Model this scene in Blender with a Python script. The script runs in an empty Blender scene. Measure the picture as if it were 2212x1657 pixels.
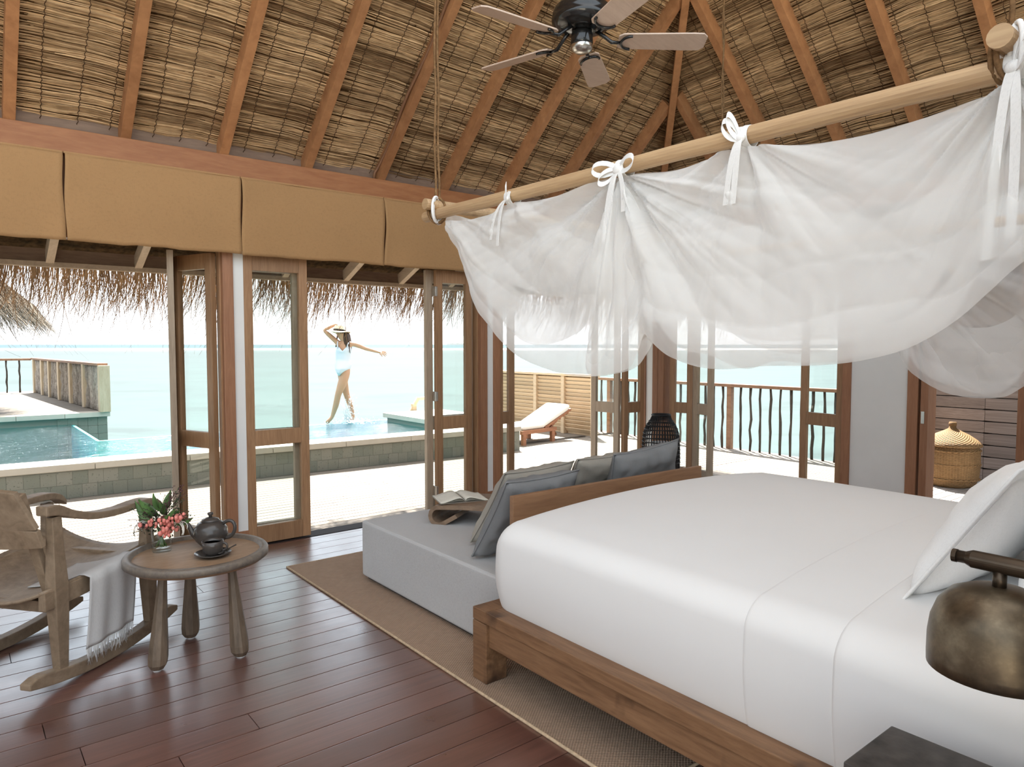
import bpy, bmesh, math, random
from mathutils import Vector, Matrix, Euler, noise as mnoise
random.seed(7)
PI = math.pi
sc = bpy.context.scene
COL = sc.collection
# ------------------------------------------------------------------ camera
FPX, CX, CY, H = 1529.6, 1106.0, 828.5, 1.5
PITCH, YAW = math.atan(84.5 / FPX), math.radians(38.67)
FW = Vector((math.sin(YAW) * math.cos(PITCH), math.cos(YAW) * math.cos(PITCH), -math.sin(PITCH)))
RT = Vector((math.cos(YAW), -math.sin(YAW), 0))
UP = RT.cross(FW)
CAMPOS = Vector((0, 0, H))
cam = bpy.data.cameras.new('camera')
cam.sensor_fit = 'HORIZONTAL'; cam.sensor_width = 36; cam.lens = FPX * 36 / 2212
cam.clip_start = 0.02; cam.clip_end = 20000
camo = bpy.data.objects.new('camera', cam); COL.objects.link(camo)
M = Matrix((RT, UP, -FW)).transposed().to_4x4(); M.translation = CAMPOS
camo.matrix_world = M
sc.camera = camo
# ------------------------------------------------------------------ sky, sun, exposure
world = bpy.data.worlds.new('world'); sc.world = world; world.use_nodes = True
bg = world.node_tree.nodes['Background']
wn, wl_ = world.node_tree.nodes, world.node_tree.links
wtc = wn.new('ShaderNodeTexCoord'); wsp = wn.new('ShaderNodeSeparateXYZ'); wrp = wn.new('ShaderNodeValToRGB')
wl_.new(wtc.outputs['Generated'], wsp.inputs[0]); wl_.new(wsp.outputs[2], wrp.inputs[0]); wl_.new(wrp.outputs[0], bg.inputs[0])
for e_, (p_, c_) in zip([wrp.color_ramp.elements[0], wrp.color_ramp.elements[1], wrp.color_ramp.elements.new(0.35)], ((0.0, (0.93, 0.96, 0.985, 1)), (1.0, (0.66, 0.81, 1.0, 1)), (0.35, (0.76, 0.88, 1.0, 1)))):
    e_.position = p_; e_.color = c_
bg.inputs[1].default_value = 0.72
sun = bpy.data.lights.new('sun', 'SUN'); sun.energy = 7.0; sun.angle = math.radians(1.0); sun.color = (1, 0.95, 0.87)
suno = bpy.data.objects.new('sun', sun); COL.objects.link(suno)
SUNDIR = Vector((-0.33, -0.5, -1)).normalized()
suno.rotation_euler = SUNDIR.to_track_quat('-Z', 'Y').to_euler()
sc.view_settings.view_transform = 'Standard'; sc.view_settings.look = 'None'
sc.view_settings.gamma = 1; sc.view_settings.use_curve_mapping = False
sc.view_settings.exposure = 1.85
sc.cycles.max_bounces = 8; sc.cycles.diffuse_bounces = 4; sc.cycles.transparent_max_bounces = 16; sc.cycles.adaptive_threshold = 0.04
sc.cycles.use_denoising = True
sc.cycles.caustics_reflective = False; sc.cycles.caustics_refractive = False

def ray(u, v): return FW + RT * ((u - CX) / FPX) - UP * ((v - CY) / FPX)
def on_x(u, v, x): d = ray(u, v); return CAMPOS + d * (x / d.x)
def on_y(u, v, y): d = ray(u, v); return CAMPOS + d * (y / d.y)
def on_z(u, v, z): d = ray(u, v); return CAMPOS + d * ((z - H) / d.z)

# ------------------------------------------------------------------ materials
class NT:
    def __init__(s, name):
        s.m = bpy.data.materials.new(name); s.m.use_nodes = True
        s.t = s.m.node_tree; s.n = s.t.nodes; s.l = s.t.links
        s.b = s.n['Principled BSDF']; s.out = s.n['Material Output']
    def add(s, typ, **kw):
        n = s.n.new(typ)
        for k, v in kw.items():
            if k.startswith('i_'):
                key = k[2:]; key = int(key) if key.isdigit() else key.replace('_', ' ')
                n.inputs[key].default_value = v
            else: setattr(n, k, v)
        return n
    def link(s, a, b): s.l.new(a, b)
    def ramp(s, stops, fac=None, interp='LINEAR'):
        r = s.add('ShaderNodeValToRGB'); cr = r.color_ramp; cr.interpolation = interp
        while len(cr.elements) < len(stops): cr.elements.new(0.5)
        for e, (p, c) in zip(cr.elements, stops): e.position = p; e.color = (*c, 1)
        if fac is not None: s.link(fac, r.inputs[0])
        return r.outputs[0]
    def coords(s, scale=(1, 1, 1), kind='Object', rnd=True, rot=(0, 0, 0)):
        tc = s.add('ShaderNodeTexCoord'); mp = s.add('ShaderNodeMapping')
        mp.inputs['Scale'].default_value = scale; mp.inputs['Rotation'].default_value = rot
        src = tc.outputs[kind]
        if kind == 'World':
            pass
        if rnd:
            oi = s.add('ShaderNodeObjectInfo'); vm = s.add('ShaderNodeVectorMath', operation='SCALE')
            cb = s.add('ShaderNodeCombineXYZ')
            for i in range(3): s.link(oi.outputs['Random'], cb.inputs[i])
            s.link(cb.outputs[0], vm.inputs[0]); vm.inputs['Scale'].default_value = 37.0
            ad = s.add('ShaderNodeVectorMath', operation='ADD')
            s.link(src, ad.inputs[0]); s.link(vm.outputs[0], ad.inputs[1]); src = ad.outputs[0]
        s.link(src, mp.inputs[0]); return mp.outputs[0]
    def geo(s, scale=(1, 1, 1), rot=(0, 0, 0)):
        g = s.add('ShaderNodeNewGeometry'); mp = s.add('ShaderNodeMapping')
        mp.inputs['Scale'].default_value = scale; mp.inputs['Rotation'].default_value = rot
        s.link(g.outputs['Position'], mp.inputs[0]); return mp.outputs[0]
    def noise(s, vec, scale, detail=4, rough=0.55, dist=0.0):
        n = s.add('ShaderNodeTexNoise'); n.inputs['Scale'].default_value = scale
        n.inputs['Detail'].default_value = detail; n.inputs['Roughness'].default_value = rough
        n.inputs['Distortion'].default_value = dist; s.link(vec, n.inputs['Vector']); return n.outputs[0]
    def mix(s, fac, a, b, mode='MIX'):
        n = s.add('ShaderNodeMix', data_type='RGBA', blend_type=mode)
        for sock, v in ((n.inputs[0], fac), (n.inputs[6], a), (n.inputs[7], b)):
            if hasattr(v, 'links'): s.link(v, sock)
            elif isinstance(v, (int, float)): sock.default_value = v
            else: sock.default_value = (*v, 1)
        return n.outputs[2]
    def math(s, op, a, b=0.0):
        n = s.add('ShaderNodeMath', operation=op)
        for sock, v in ((n.inputs[0], a), (n.inputs[1], b)):
            if hasattr(v, 'links'): s.link(v, sock)
            else: sock.default_value = v
        return n.outputs[0]
    def bump(s, h, strength=0.3, dist=0.01):
        n = s.add('ShaderNodeBump'); n.inputs['Strength'].default_value = strength; n.inputs['Distance'].default_value = dist
        s.link(h, n.inputs['Height']); s.link(n.outputs[0], s.b.inputs['Normal']); return n.outputs[0]
    def set(s, col=None, rough=0.5, spec=None, metal=None):
        if col is not None:
            if hasattr(col, 'links'): s.link(col, s.b.inputs['Base Color'])
            else: s.b.inputs['Base Color'].default_value = (*col, 1)
        if hasattr(rough, 'links'): s.link(rough, s.b.inputs['Roughness'])
        else: s.b.inputs['Roughness'].default_value = rough
        if spec is not None: s.b.inputs['Specular IOR Level'].default_value = spec
        if metal is not None: s.b.inputs['Metallic'].default_value = metal
        return s

def wood(name, dark, light, grain=(1, 14, 14), rough=0.55, world=False, vary=0.25, bump=0.15, blot=None, spec=0.4):
    s = NT(name)
    v = s.geo(grain) if world else s.coords(grain)
    n1 = s.noise(v, 2.2, 5, 0.6, 1.2)
    n2 = s.noise(v, 9.0, 3, 0.6, 0.3)
    f = s.math('ADD', s.math('MULTIPLY', n1, 0.65), s.math('MULTIPLY', n2, 0.35))
    c = s.ramp([(0.3, dark), (0.68, light)], f)
    oi = s.add('ShaderNodeObjectInfo')
    br = s.math('ADD', s.math('MULTIPLY', oi.outputs['Random'], vary), 1 - vary / 2)
    cb = s.add('ShaderNodeCombineXYZ')
    for i in range(3): s.link(br, cb.inputs[i])
    c = s.mix(1.0, c, cb.outputs[0], 'MULTIPLY')
    if blot:
        b = s.noise(s.geo((1, 1, 1)), blot[0], 3, 0.6)
        c = s.mix(s.ramp([(blot[2], (0, 0, 0)), (blot[2] + 0.12, (1, 1, 1))], b), c, blot[1])
    s.set(c, rough, spec); s.bump(f, bump, 0.004)
    return s.m

def plain(name, col, rough=0.5, spec=0.4, metal=0.0, var=0.0, vs=8.0, bump=0.0, bs=60.0):
    s = NT(name)
    if var > 0:
        n = s.noise(s.coords(), vs, 4)
        col = s.ramp([(0.3, tuple(c * (1 - var) for c in col)), (0.7, tuple(min(1, c * (1 + var)) for c in col))], n)
    s.set(col, rough, spec, metal)
    if bump > 0: s.bump(s.noise(s.coords(), bs, 3), bump, 0.003)
    return s.m

def fabric(name, col, var=0.06, weave=700, bump=0.25, wrinkle=0.0, trans=0.0, gen=False):
    s = NT(name); v = s.coords()
    big = s.noise(v, 3.0, 3)
    c = s.ramp([(0.3, tuple(x * (1 - var) for x in col)), (0.7, tuple(min(1, x * (1 + var)) for x in col))], big)
    va = s.noise(s.coords((1, 12, 1)), weave / 6, 2); vb = s.noise(s.coords((12, 1, 1)), weave / 6, 2)
    w = s.math('ADD', va, vb)
    c = s.mix(0.35, c, s.ramp([(0.7, tuple(x * .72 for x in col)), (1.3, col)], w), 'MIX')
    s.set(c, 0.9, 0.15)
    h = w
    if wrinkle: h = s.math('ADD', s.math('MULTIPLY', s.noise(v, 7, 3, 0.5, 0.8), wrinkle), s.math('MULTIPLY', w, 0.15))
    s.bump(h, bump, 0.004)
    if trans:
        tr = s.add('ShaderNodeBsdfTranslucent'); s.link(c, tr.inputs[0])
        mx = s.add('ShaderNodeMixShader'); mx.inputs[0].default_value = trans
        s.link(s.b.outputs[0], mx.inputs[1]); s.link(tr.outputs[0], mx.inputs[2]); s.link(mx.outputs[0], s.out.inputs[0])
    return s.m

def glass_pane(name):
    s = NT(name); s.n.remove(s.b)
    tr = s.add('ShaderNodeBsdfTransparent'); tr.inputs[0].default_value = (0.95, 0.97, 0.96, 1)
    gl = s.add('ShaderNodeBsdfGlossy'); gl.inputs['Roughness'].default_value = 0.02
    lw = s.add('ShaderNodeLayerWeight'); lw.inputs['Blend'].default_value = 0.5     # Schlick, the same from both sides
    fr = s.math('ADD', s.math('MULTIPLY', s.math('POWER', lw.outputs['Facing'], 5.0), 0.6), 0.03)
    mx = s.add('ShaderNodeMixShader'); s.link(fr, mx.inputs[0])
    s.link(tr.outputs[0], mx.inputs[1]); s.link(gl.outputs[0], mx.inputs[2]); s.link(mx.outputs[0], s.out.inputs[0])
    return s.m

def net_mat(name, opac, col=(0.92, 0.92, 0.91)):
    s = NT(name); s.n.remove(s.b)
    tr = s.add('ShaderNodeBsdfTransparent')
    df = s.add('ShaderNodeBsdfDiffuse'); df.inputs[0].default_value = (*col, 1)
    tl = s.add('ShaderNodeBsdfTranslucent'); tl.inputs[0].default_value = (*col, 1)
    m1 = s.add('ShaderNodeMixShader'); m1.inputs[0].default_value = 0.5
    s.link(df.outputs[0], m1.inputs[1]); s.link(tl.outputs[0], m1.inputs[2])
    # woven gauze: the more obliquely it is seen, the more thread is in the way
    lw = s.add('ShaderNodeLayerWeight'); lw.inputs['Blend'].default_value = 0.5
    f = s.math('ADD', s.math('MULTIPLY', s.math('POWER', lw.outputs['Facing'], 1.3), 0.95 - opac), opac)
    m2 = s.add('ShaderNodeMixShader'); s.link(f, m2.inputs[0])
    s.link(tr.outputs[0], m2.inputs[1]); s.link(m1.outputs[0], m2.inputs[2]); s.link(m2.outputs[0], s.out.inputs[0])
    return s.m

MT = {}
MT['rafter'] = wood('rafter_wood', (0.31, 0.135, 0.055), (0.53, 0.26, 0.115), (2, 2, 2), 0.6, vary=0.25)
MT['beam'] = wood('beam_wood', (0.27, 0.10, 0.036), (0.38, 0.165, 0.066), (1.2, 8, 8), 0.5, world=True, vary=0.05)
MT['jamb'] = wood('jamb_wood', (0.25, 0.11, 0.055), (0.37, 0.18, 0.095), (14, 14, 1.2), 0.5, world=True, vary=0.2)
MT['leaf'] = wood('door_wood', (0.24, 0.125, 0.06), (0.40, 0.23, 0.12), (16, 16, 1.2), 0.5, world=True, vary=0.3)
MT['leafw'] = wood('weathered_door_wood', (0.30, 0.22, 0.15), (0.46, 0.36, 0.26), (16, 16, 1.2), 0.65, world=True, vary=0.2)
MT['deck'] = wood('deck_wood', (0.155, 0.13, 0.105), (0.25, 0.215, 0.175), (1.6, 2.5, 1), 0.7, vary=0.4)
MT['gdeck'] = wood('grey_deck_wood', (0.34, 0.31, 0.29), (0.50, 0.46, 0.43), (1.6, 2.5, 1), 0.7, vary=0.3)
MT['bedwood'] = wood('bed_teak', (0.135, 0.065, 0.03), (0.30, 0.165, 0.085), (9, 0.9, 9), 0.45, world=True, vary=0.1, blot=(4.0, (0.055, 0.028, 0.016), 0.60))
MT['backboard'] = wood('backboard_wood', (0.20, 0.105, 0.055), (0.31, 0.17, 0.09), (1, 9, 9), 0.5, world=True, vary=0.1)
MT['tray'] = wood('tray_wood', (0.13, 0.085, 0.055), (0.30, 0.20, 0.13), (3, 3, 6), 0.6, vary=0.1, bump=0.4)
MT['chair'] = wood('chair_wood', (0.16, 0.11, 0.07), (0.31, 0.23, 0.155), (4, 4, 4), 0.55, vary=0.15)
MT['tabletop'] = wood('table_wood', (0.22, 0.14, 0.085), (0.36, 0.24, 0.15), (2.5, 12, 12), 0.5, vary=0.05)
MT['tablerim'] = wood('table_rim_wood', (0.10, 0.085, 0.075), (0.22, 0.18, 0.14), (8, 8, 8), 0.45, vary=0.05)
MT['tableleg'] = wood('table_leg_wood', (0.09, 0.065, 0.045), (0.20, 0.145, 0.10), (10, 10, 2), 0.5, vary=0.15)
MT['pole'] = wood('pole_wood', (0.36, 0.22, 0.115), (0.56, 0.39, 0.22), (14, 0.8, 14), 0.55, world=True, vary=0.05)
MT['railwood'] = wood('rail_wood', (0.17, 0.085, 0.045), (0.30, 0.17, 0.10), (6, 1.2, 6), 0.6, world=True, vary=0.15)
MT['stick'] = wood('dark_stick_bark', (0.035, 0.03, 0.025), (0.10, 0.085, 0.07), (9, 9, 3), 0.9, vary=0.4, bump=0.6)
MT['fencewood'] = wood('pale_fence_wood', (0.40, 0.31, 0.20), (0.56, 0.46, 0.33), (5, 5, 1), 0.7, world=True, vary=0.15)
MT['bark'] = wood('pale_bark_stick', (0.09, 0.07, 0.055), (0.44, 0.40, 0.35), (14, 14, 5), 0.9, vary=0.5, bump=0.8)
MT['louver'] = wood('louver_wood', (0.52, 0.38, 0.23), (0.70, 0.54, 0.36), (1, 1.5, 6), 0.65, vary=0.25)
MT['eavewood'] = wood('eave_wood', (0.16, 0.10, 0.07), (0.25, 0.17, 0.12), (1.2, 8, 8), 0.7, world=True, vary=0.05)
MT['eaveraf'] = wood('pale_eave_wood', (0.42, 0.33, 0.24), (0.58, 0.48, 0.37), (8, 1.2, 8), 0.7, world=True, vary=0.1)
MT['board'] = wood('grey_board_wood', (0.17, 0.13, 0.115), (0.37, 0.305, 0.28), (1.5, 0.9, 3), 0.65, vary=0.35)
MT['lounger'] = wood('lounger_teak', (0.22, 0.085, 0.04), (0.36, 0.155, 0.075), (2, 8, 8), 0.5, vary=0.1)
MT['plaster'] = plain('white_plaster', (0.80, 0.79, 0.76), 0.85, 0.2, var=0.03, vs=3, bump=0.08, bs=25)
MT['sheet'] = plain('white_cotton', (0.80, 0.80, 0.795), 0.9, 0.12, var=0.012, vs=2, bump=0.05, bs=6)
MT['pillow'] = fabric('white_pillow_cotton', (0.88, 0.88, 0.875), 0.02, 900, 0.10, wrinkle=1.2)
MT['linen'] = fabric('grey_linen', (0.50, 0.50, 0.50), 0.05, 500, 0.25)
MT['cushgrey'] = fabric('slate_linen', (0.22, 0.225, 0.23), 0.12, 700, 0.5, wrinkle=1.5)
MT['cushbeige'] = fabric('beige_linen', (0.36, 0.335, 0.29), 0.08, 700, 0.4, wrinkle=1.5)
MT['canvas'] = fabric('tan_canvas', (0.50, 0.295, 0.138), 0.05, 300, 0.15, wrinkle=0.5, trans=0.22)
MT['throw'] = fabric('white_throw', (0.66, 0.65, 0.64), 0.04, 500, 0.2, trans=0.2)
MT['lcush'] = fabric('lounger_cushion', (0.75, 0.72, 0.66), 0.05, 500, 0.2)
MT['net'] = net_mat('sheer_net', 0.56, (0.95, 0.95, 0.94))
MT['net2'] = net_mat('sheer_net_back', 0.52, (0.95, 0.95, 0.94))
MT['ribbon'] = fabric('white_ribbon', (0.82, 0.82, 0.81), 0.03, 700, 0.15)
MT['glass'] = glass_pane('door_glass')
MT['black'] = plain('black_gloss_metal', (0.012, 0.012, 0.012), 0.16, 0.6)
MT['chrome'] = plain('silver_metal', (0.62, 0.60, 0.56), 0.25, 0.5, 1.0)
MT['bladewood'] = wood('fan_blade_wood', (0.58, 0.43, 0.34), (0.70, 0.55, 0.45), (1.5, 10, 10), 0.35, vary=0.1)
MT['rope'] = plain('coir_rope', (0.20, 0.115, 0.055), 0.95, 0.1, var=0.35, vs=60, bump=0.8, bs=150)
MT['conduit'] = plain('brown_cable', (0.23, 0.115, 0.06), 0.7)
MT['cord'] = plain('dark_stitch_cord', (0.085, 0.05, 0.028), 0.95, 0.1)
MT['stone'] = plain('pale_coping_stone', (0.45, 0.42, 0.36), 0.7, 0.3, var=0.06, vs=6, bump=0.1)
MT['ceramic'] = plain('dark_stoneware', (0.06, 0.052, 0.047), 0.22, 0.5, var=0.25, vs=12)
MT['tea'] = plain('tea', (0.05, 0.022, 0.01), 0.05, 0.5)
MT['lantern'] = plain('black_rattan', (0.014, 0.014, 0.015), 0.55, 0.4, bump=0.3)
MT['candle'] = plain('frosted_glass_cylinder', (0.62, 0.63, 0.63), 0.4)
MT['paper'] = plain('book_paper', (0.66, 0.63, 0.55), 0.85, 0.2, var=0.05, vs=30)
MT['cover'] = plain('book_cover', (0.25, 0.22, 0.18), 0.6)
MT['green'] = plain('green_leaf', (0.085, 0.17, 0.05), 0.45, 0.4, var=0.4, vs=9)
MT['dgreen'] = plain('dark_foliage', (0.045, 0.06, 0.03), 0.6, 0.3, var=0.4, vs=20)
MT['pink'] = plain('coral_berry', (0.72, 0.24, 0.20), 0.45, 0.4, var=0.3, vs=40)
MT['plum'] = plain('plum_bud', (0.10, 0.035, 0.045), 0.6)
MT['palebud'] = plain('white_petal', (0.78, 0.75, 0.68), 0.6)
MT['skin'] = plain('tanned_skin', (0.46, 0.26, 0.155), 0.5, 0.35)
MT['hair'] = plain('brown_hair', (0.055, 0.03, 0.018), 0.5)
MT['suit'] = plain('white_swimsuit', (0.58, 0.62, 0.68), 0.7)
MT['straw'] = plain('straw_hat', (0.72, 0.62, 0.44), 0.8, bump=0.4, bs=120)
MT['band'] = plain('hat_band', (0.02, 0.017, 0.015), 0.7)
MT['night'] = plain('dark_stone_top', (0.045, 0.04, 0.037), 0.4, 0.4, var=0.5, vs=22, bump=0.1)
MT['nightside'] = plain('reddish_dark_wood', (0.06, 0.022, 0.012), 0.45, 0.4, var=0.5, vs=30)
MT['stonebase'] = plain('dark_plinth', (0.03, 0.03, 0.03), 0.6)
MT['white'] = plain('white_parasol_fabric', (0.85, 0.85, 0.85), 0.8)

def mat_patina():
    s = NT('aged_bronze'); n = s.noise(s.coords(), 9, 5, 0.65)
    c = s.ramp([(0.32, (0.06, 0.045, 0.03)), (0.52, (0.13, 0.10, 0.065)), (0.72, (0.27, 0.215, 0.145))], n)
    s.set(c, s.math('ADD', s.math('MULTIPLY', n, 0.35), 0.22), 0.5, 0.75); return s.m
MT['bronze'] = mat_patina()
MT['bronze2'] = plain('dark_bronze_tube', (0.075, 0.055, 0.038), 0.35, 0.5, 0.8, var=0.2)

def mat_floor():
    s = NT('mahogany_floor'); v = s.coords((2.2, 2.0, 1))
    n1 = s.noise(v, 2.0, 5, 0.6, 1.0); n2 = s.noise(s.coords((1.5, 7, 1)), 7, 3)
    f = s.math('ADD', s.math('MULTIPLY', n1, 0.6), s.math('MULTIPLY', n2, 0.4))
    c = s.ramp([(0.3, (0.075, 0.029, 0.022)), (0.7, (0.21, 0.09, 0.066))], f)
    oi = s.add('ShaderNodeObjectInfo')
    c2 = s.mix(s.math('MULTIPLY', oi.outputs['Random'], 0.55), c, (0.055, 0.02, 0.013))
    r = s.math('ADD', s.math('MULTIPLY', s.noise(s.geo((1, 1, 1)), 5, 4), 0.24), 0.20)
    s.set(c2, r, 0.6); s.b.inputs['Coat Weight'].default_value = 1.0; s.b.inputs['Coat IOR'].default_value = 1.9; s.link(r, s.b.inputs['Coat Roughness']); s.bump(s.noise(s.geo((3, 14, 1)), 4, 3), 0.12, 0.004)
    return s.m
MT['floor'] = mat_floor()
MT['subfloor'] = plain('dark_gap', (0.012, 0.006, 0.005), 0.8)

def mat_rug():
    s = NT('jute_rug'); g = s.geo((1, 1, 1))
    sx = s.add('ShaderNodeSeparateXYZ'); s.link(g, sx.inputs[0])
    wx = s.math('SINE', s.math('MULTIPLY', sx.outputs[0], 2 * PI / 0.017)); wy = s.math('SINE', s.math('MULTIPLY', sx.outputs[1], 2 * PI / 0.013))
    h = s.math('MULTIPLY', wx, wy); h2 = s.math('ADD', s.math('MULTIPLY', h, 0.5), 0.5)
    n = s.noise(g, 30, 3)
    c = s.ramp([(0.0, (0.18, 0.12, 0.083)), (1.0, (0.52, 0.375, 0.27))], s.math('ADD', s.math('MULTIPLY', h2, 0.7), s.math('MULTIPLY', n, 0.3)))
    s.set(c, 0.95, 0.1); s.bump(h2, 0.7, 0.004); return s.m
MT['rug'] = mat_rug()
MT['rugedge'] = plain('rug_binding', (0.52, 0.39, 0.26), 0.95, 0.1, var=0.2, vs=60, bump=0.5)

def mat_straw(name, dark, light):
    s = NT(name)
    at = s.add('ShaderNodeAttribute'); at.attribute_name = 'tone'
    c = s.ramp([(0.0, dark), (0.45, tuple((a + b) / 2 for a, b in zip(dark, light))), (1.0, light)], at.outputs['Fac'])
    g = s.geo((1, 1, 1)); n = s.noise(g, 14, 4)
    c = s.mix(0.45, c, s.ramp([(0.3, (0.45, 0.42, 0.38)), (0.6, (1, 1, 1))], n), 'MULTIPLY')
    s.set(c, 0.8, 0.2); return s.m
MT['thatch'] = mat_straw('thatch_straw', (0.15, 0.078, 0.034), (0.86, 0.59, 0.33))
MT['fringe'] = mat_straw('thatch_fringe', (0.17, 0.105, 0.06), (0.58, 0.42, 0.27))
MT['greyfringe'] = mat_straw('grey_thatch_fringe', (0.04, 0.033, 0.026), (0.26, 0.22, 0.17))
MT['thatchback'] = plain('thatch_underlayer', (0.10, 0.055, 0.024), 0.95, 0.1, var=0.5, vs=25)

def mat_tile():
    s = NT('green_stone_tile'); v = s.coords((1, 1, 1))
    oi = s.add('ShaderNodeObjectInfo')
    c = s.ramp([(0.0, (0.165, 0.18, 0.15)), (0.5, (0.19, 0.20, 0.165)), (1.0, (0.225, 0.225, 0.19))], oi.outputs['Random'])
    n = s.noise(v, 7, 5); c = s.mix(s.ramp([(0.62, (0, 0, 0)), (0.68, (1, 1, 1))], n), c, (0.10, 0.11, 0.085))
    s.set(c, 0.7, 0.3); s.bump(n, 0.3, 0.01); return s.m
MT['tile'] = mat_tile()
MT['grout'] = plain('tile_grout', (0.20, 0.205, 0.175), 0.9)

def mat_water():
    s = NT('pool_water'); s.n.remove(s.b)
    g = s.geo((1, 1, 1)); n = s.noise(s.geo((1.0, 2.2, 1)), 3.2, 4, 0.6, 0.6); n2 = s.noise(s.geo((1, 2, 1)), 14, 3)
    h = s.math('ADD', s.math('MULTIPLY', n, 0.75), s.math('MULTIPLY', n2, 0.25))
    b = s.add('ShaderNodeBump'); b.inputs['Strength'].default_value = 0.8; b.inputs['Distance'].default_value = 0.10; s.link(h, b.inputs['Height'])
    tr = s.add('ShaderNodeBsdfTransparent'); tr.inputs[0].default_value = (0.72, 0.94, 0.95, 1)
    gl = s.add('ShaderNodeBsdfGlossy'); gl.inputs['Roughness'].default_value = 0.08; gl.inputs[0].default_value = (0.8, 0.85, 0.9, 1)
    s.link(b.outputs[0], gl.inputs['Normal'])
    fr = s.add('ShaderNodeLayerWeight'); fr.inputs['Blend'].default_value = 0.5; s.link(b.outputs[0], fr.inputs['Normal'])
    mx = s.add('ShaderNodeMixShader'); s.link(s.math('ADD', s.math('MULTIPLY', s.math('POWER', fr.outputs['Facing'], 5.0), 0.85), 0.02), mx.inputs[0])
    s.link(tr.outputs[0], mx.inputs[1]); s.link(gl.outputs[0], mx.inputs[2]); s.link(mx.outputs[0], s.out.inputs[0]); return s.m
MT['water'] = mat_water()
def mat_basin():
    s = NT('pool_floor_tiles'); n = s.noise(s.geo((1, 1, 1)), 0.55, 3)
    n2 = s.noise(s.geo((1, 1, 1)), 5, 4, 0.6, 1.5)
    c = s.ramp([(0.40, (0.03, 0.20, 0.30)), (0.64, (0.09, 0.44, 0.38))], n)
    c = s.mix(s.ramp([(0.45, (0, 0, 0)), (0.75, (0.35, 0.35, 0.35))], n2), c, (0.3, 0.55, 0.52))
    s.set(c, 0.6); return s.m
MT['basin'] = mat_basin()
def mat_sea():
    s = NT('lagoon_water')
    g = s.geo((1, 1, 1)); sx = s.add('ShaderNodeSeparateXYZ'); s.link(g, sx.inputs[0])
    d = s.math('ADD', s.math('MULTIPLY', sx.outputs[0], math.sin(YAW)), s.math('MULTIPLY', sx.outputs[1], math.cos(YAW)))
    lg = s.math('LOGARITHM', s.math('MAXIMUM', d, 1.0), 10.0)      # 1 = 10 m, 2 = 100 m, 3 = 1 km off shore
    near = s.ramp([(0.0, (0.054, 0.089, 0.086)), (0.45, (0.058, 0.088, 0.086)), (0.62, (0.052, 0.076, 0.076)), (0.80, (0.047, 0.063, 0.066)), (0.845, (0.07, 0.09, 0.09)), (0.862, (0.4, 0.4, 0.4)), (0.90, (0.4, 0.4, 0.4)), (0.915, (0.022, 0.06, 0.075)), (1.0, (0.02, 0.055, 0.072))], s.math('MULTIPLY', lg, 1 / 3.1))
    vw = s.add('ShaderNodeCombineXYZ')
    across = s.math('ADD', s.math('MULTIPLY', sx.outputs[0], math.cos(YAW)), s.math('MULTIPLY', sx.outputs[1], -math.sin(YAW)))
    s.link(s.math('MULTIPLY', s.math('DIVIDE', across, s.math('ADD', d, 20.0)), 5.0), vw.inputs[0]); s.link(s.math('MULTIPLY', lg, 16.0), vw.inputs[1])
    patch = s.noise(vw.outputs[0], 1.3, 6, 0.7, 0.5)
    c = s.mix(s.ramp([(0.46, (0, 0, 0)), (0.66, (0.75, 0.75, 0.75))], patch), near, (0.040, 0.056, 0.056))
    s.set(c, 0.5, 0.08)
    return s.m
MT['sea'] = mat_sea()

# ------------------------------------------------------------------ mesh helpers
def newobj(name, data, parent=None, loc=(0, 0, 0), rot=(0, 0, 0), scale=(1, 1, 1)):
    o = bpy.data.objects.new(name, data); COL.objects.link(o)
    o.parent = parent; o.location = loc; o.rotation_euler = rot; o.scale = scale
    return o
def tag(o, label=None, cat=None, group=None, kind=None):
    if label: o['label'] = label
    if cat: o['category'] = cat
    if group: o['group'] = group
    if kind: o['kind'] = kind
    return o
def thing(name, label, cat, loc=(0, 0, 0), rotz=0, group=None, kind=None):
    o = newobj(name, None, None, loc, (0, 0, rotz)); o.empty_display_size = 0.05
    return tag(o, label, cat, group, kind)

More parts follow.
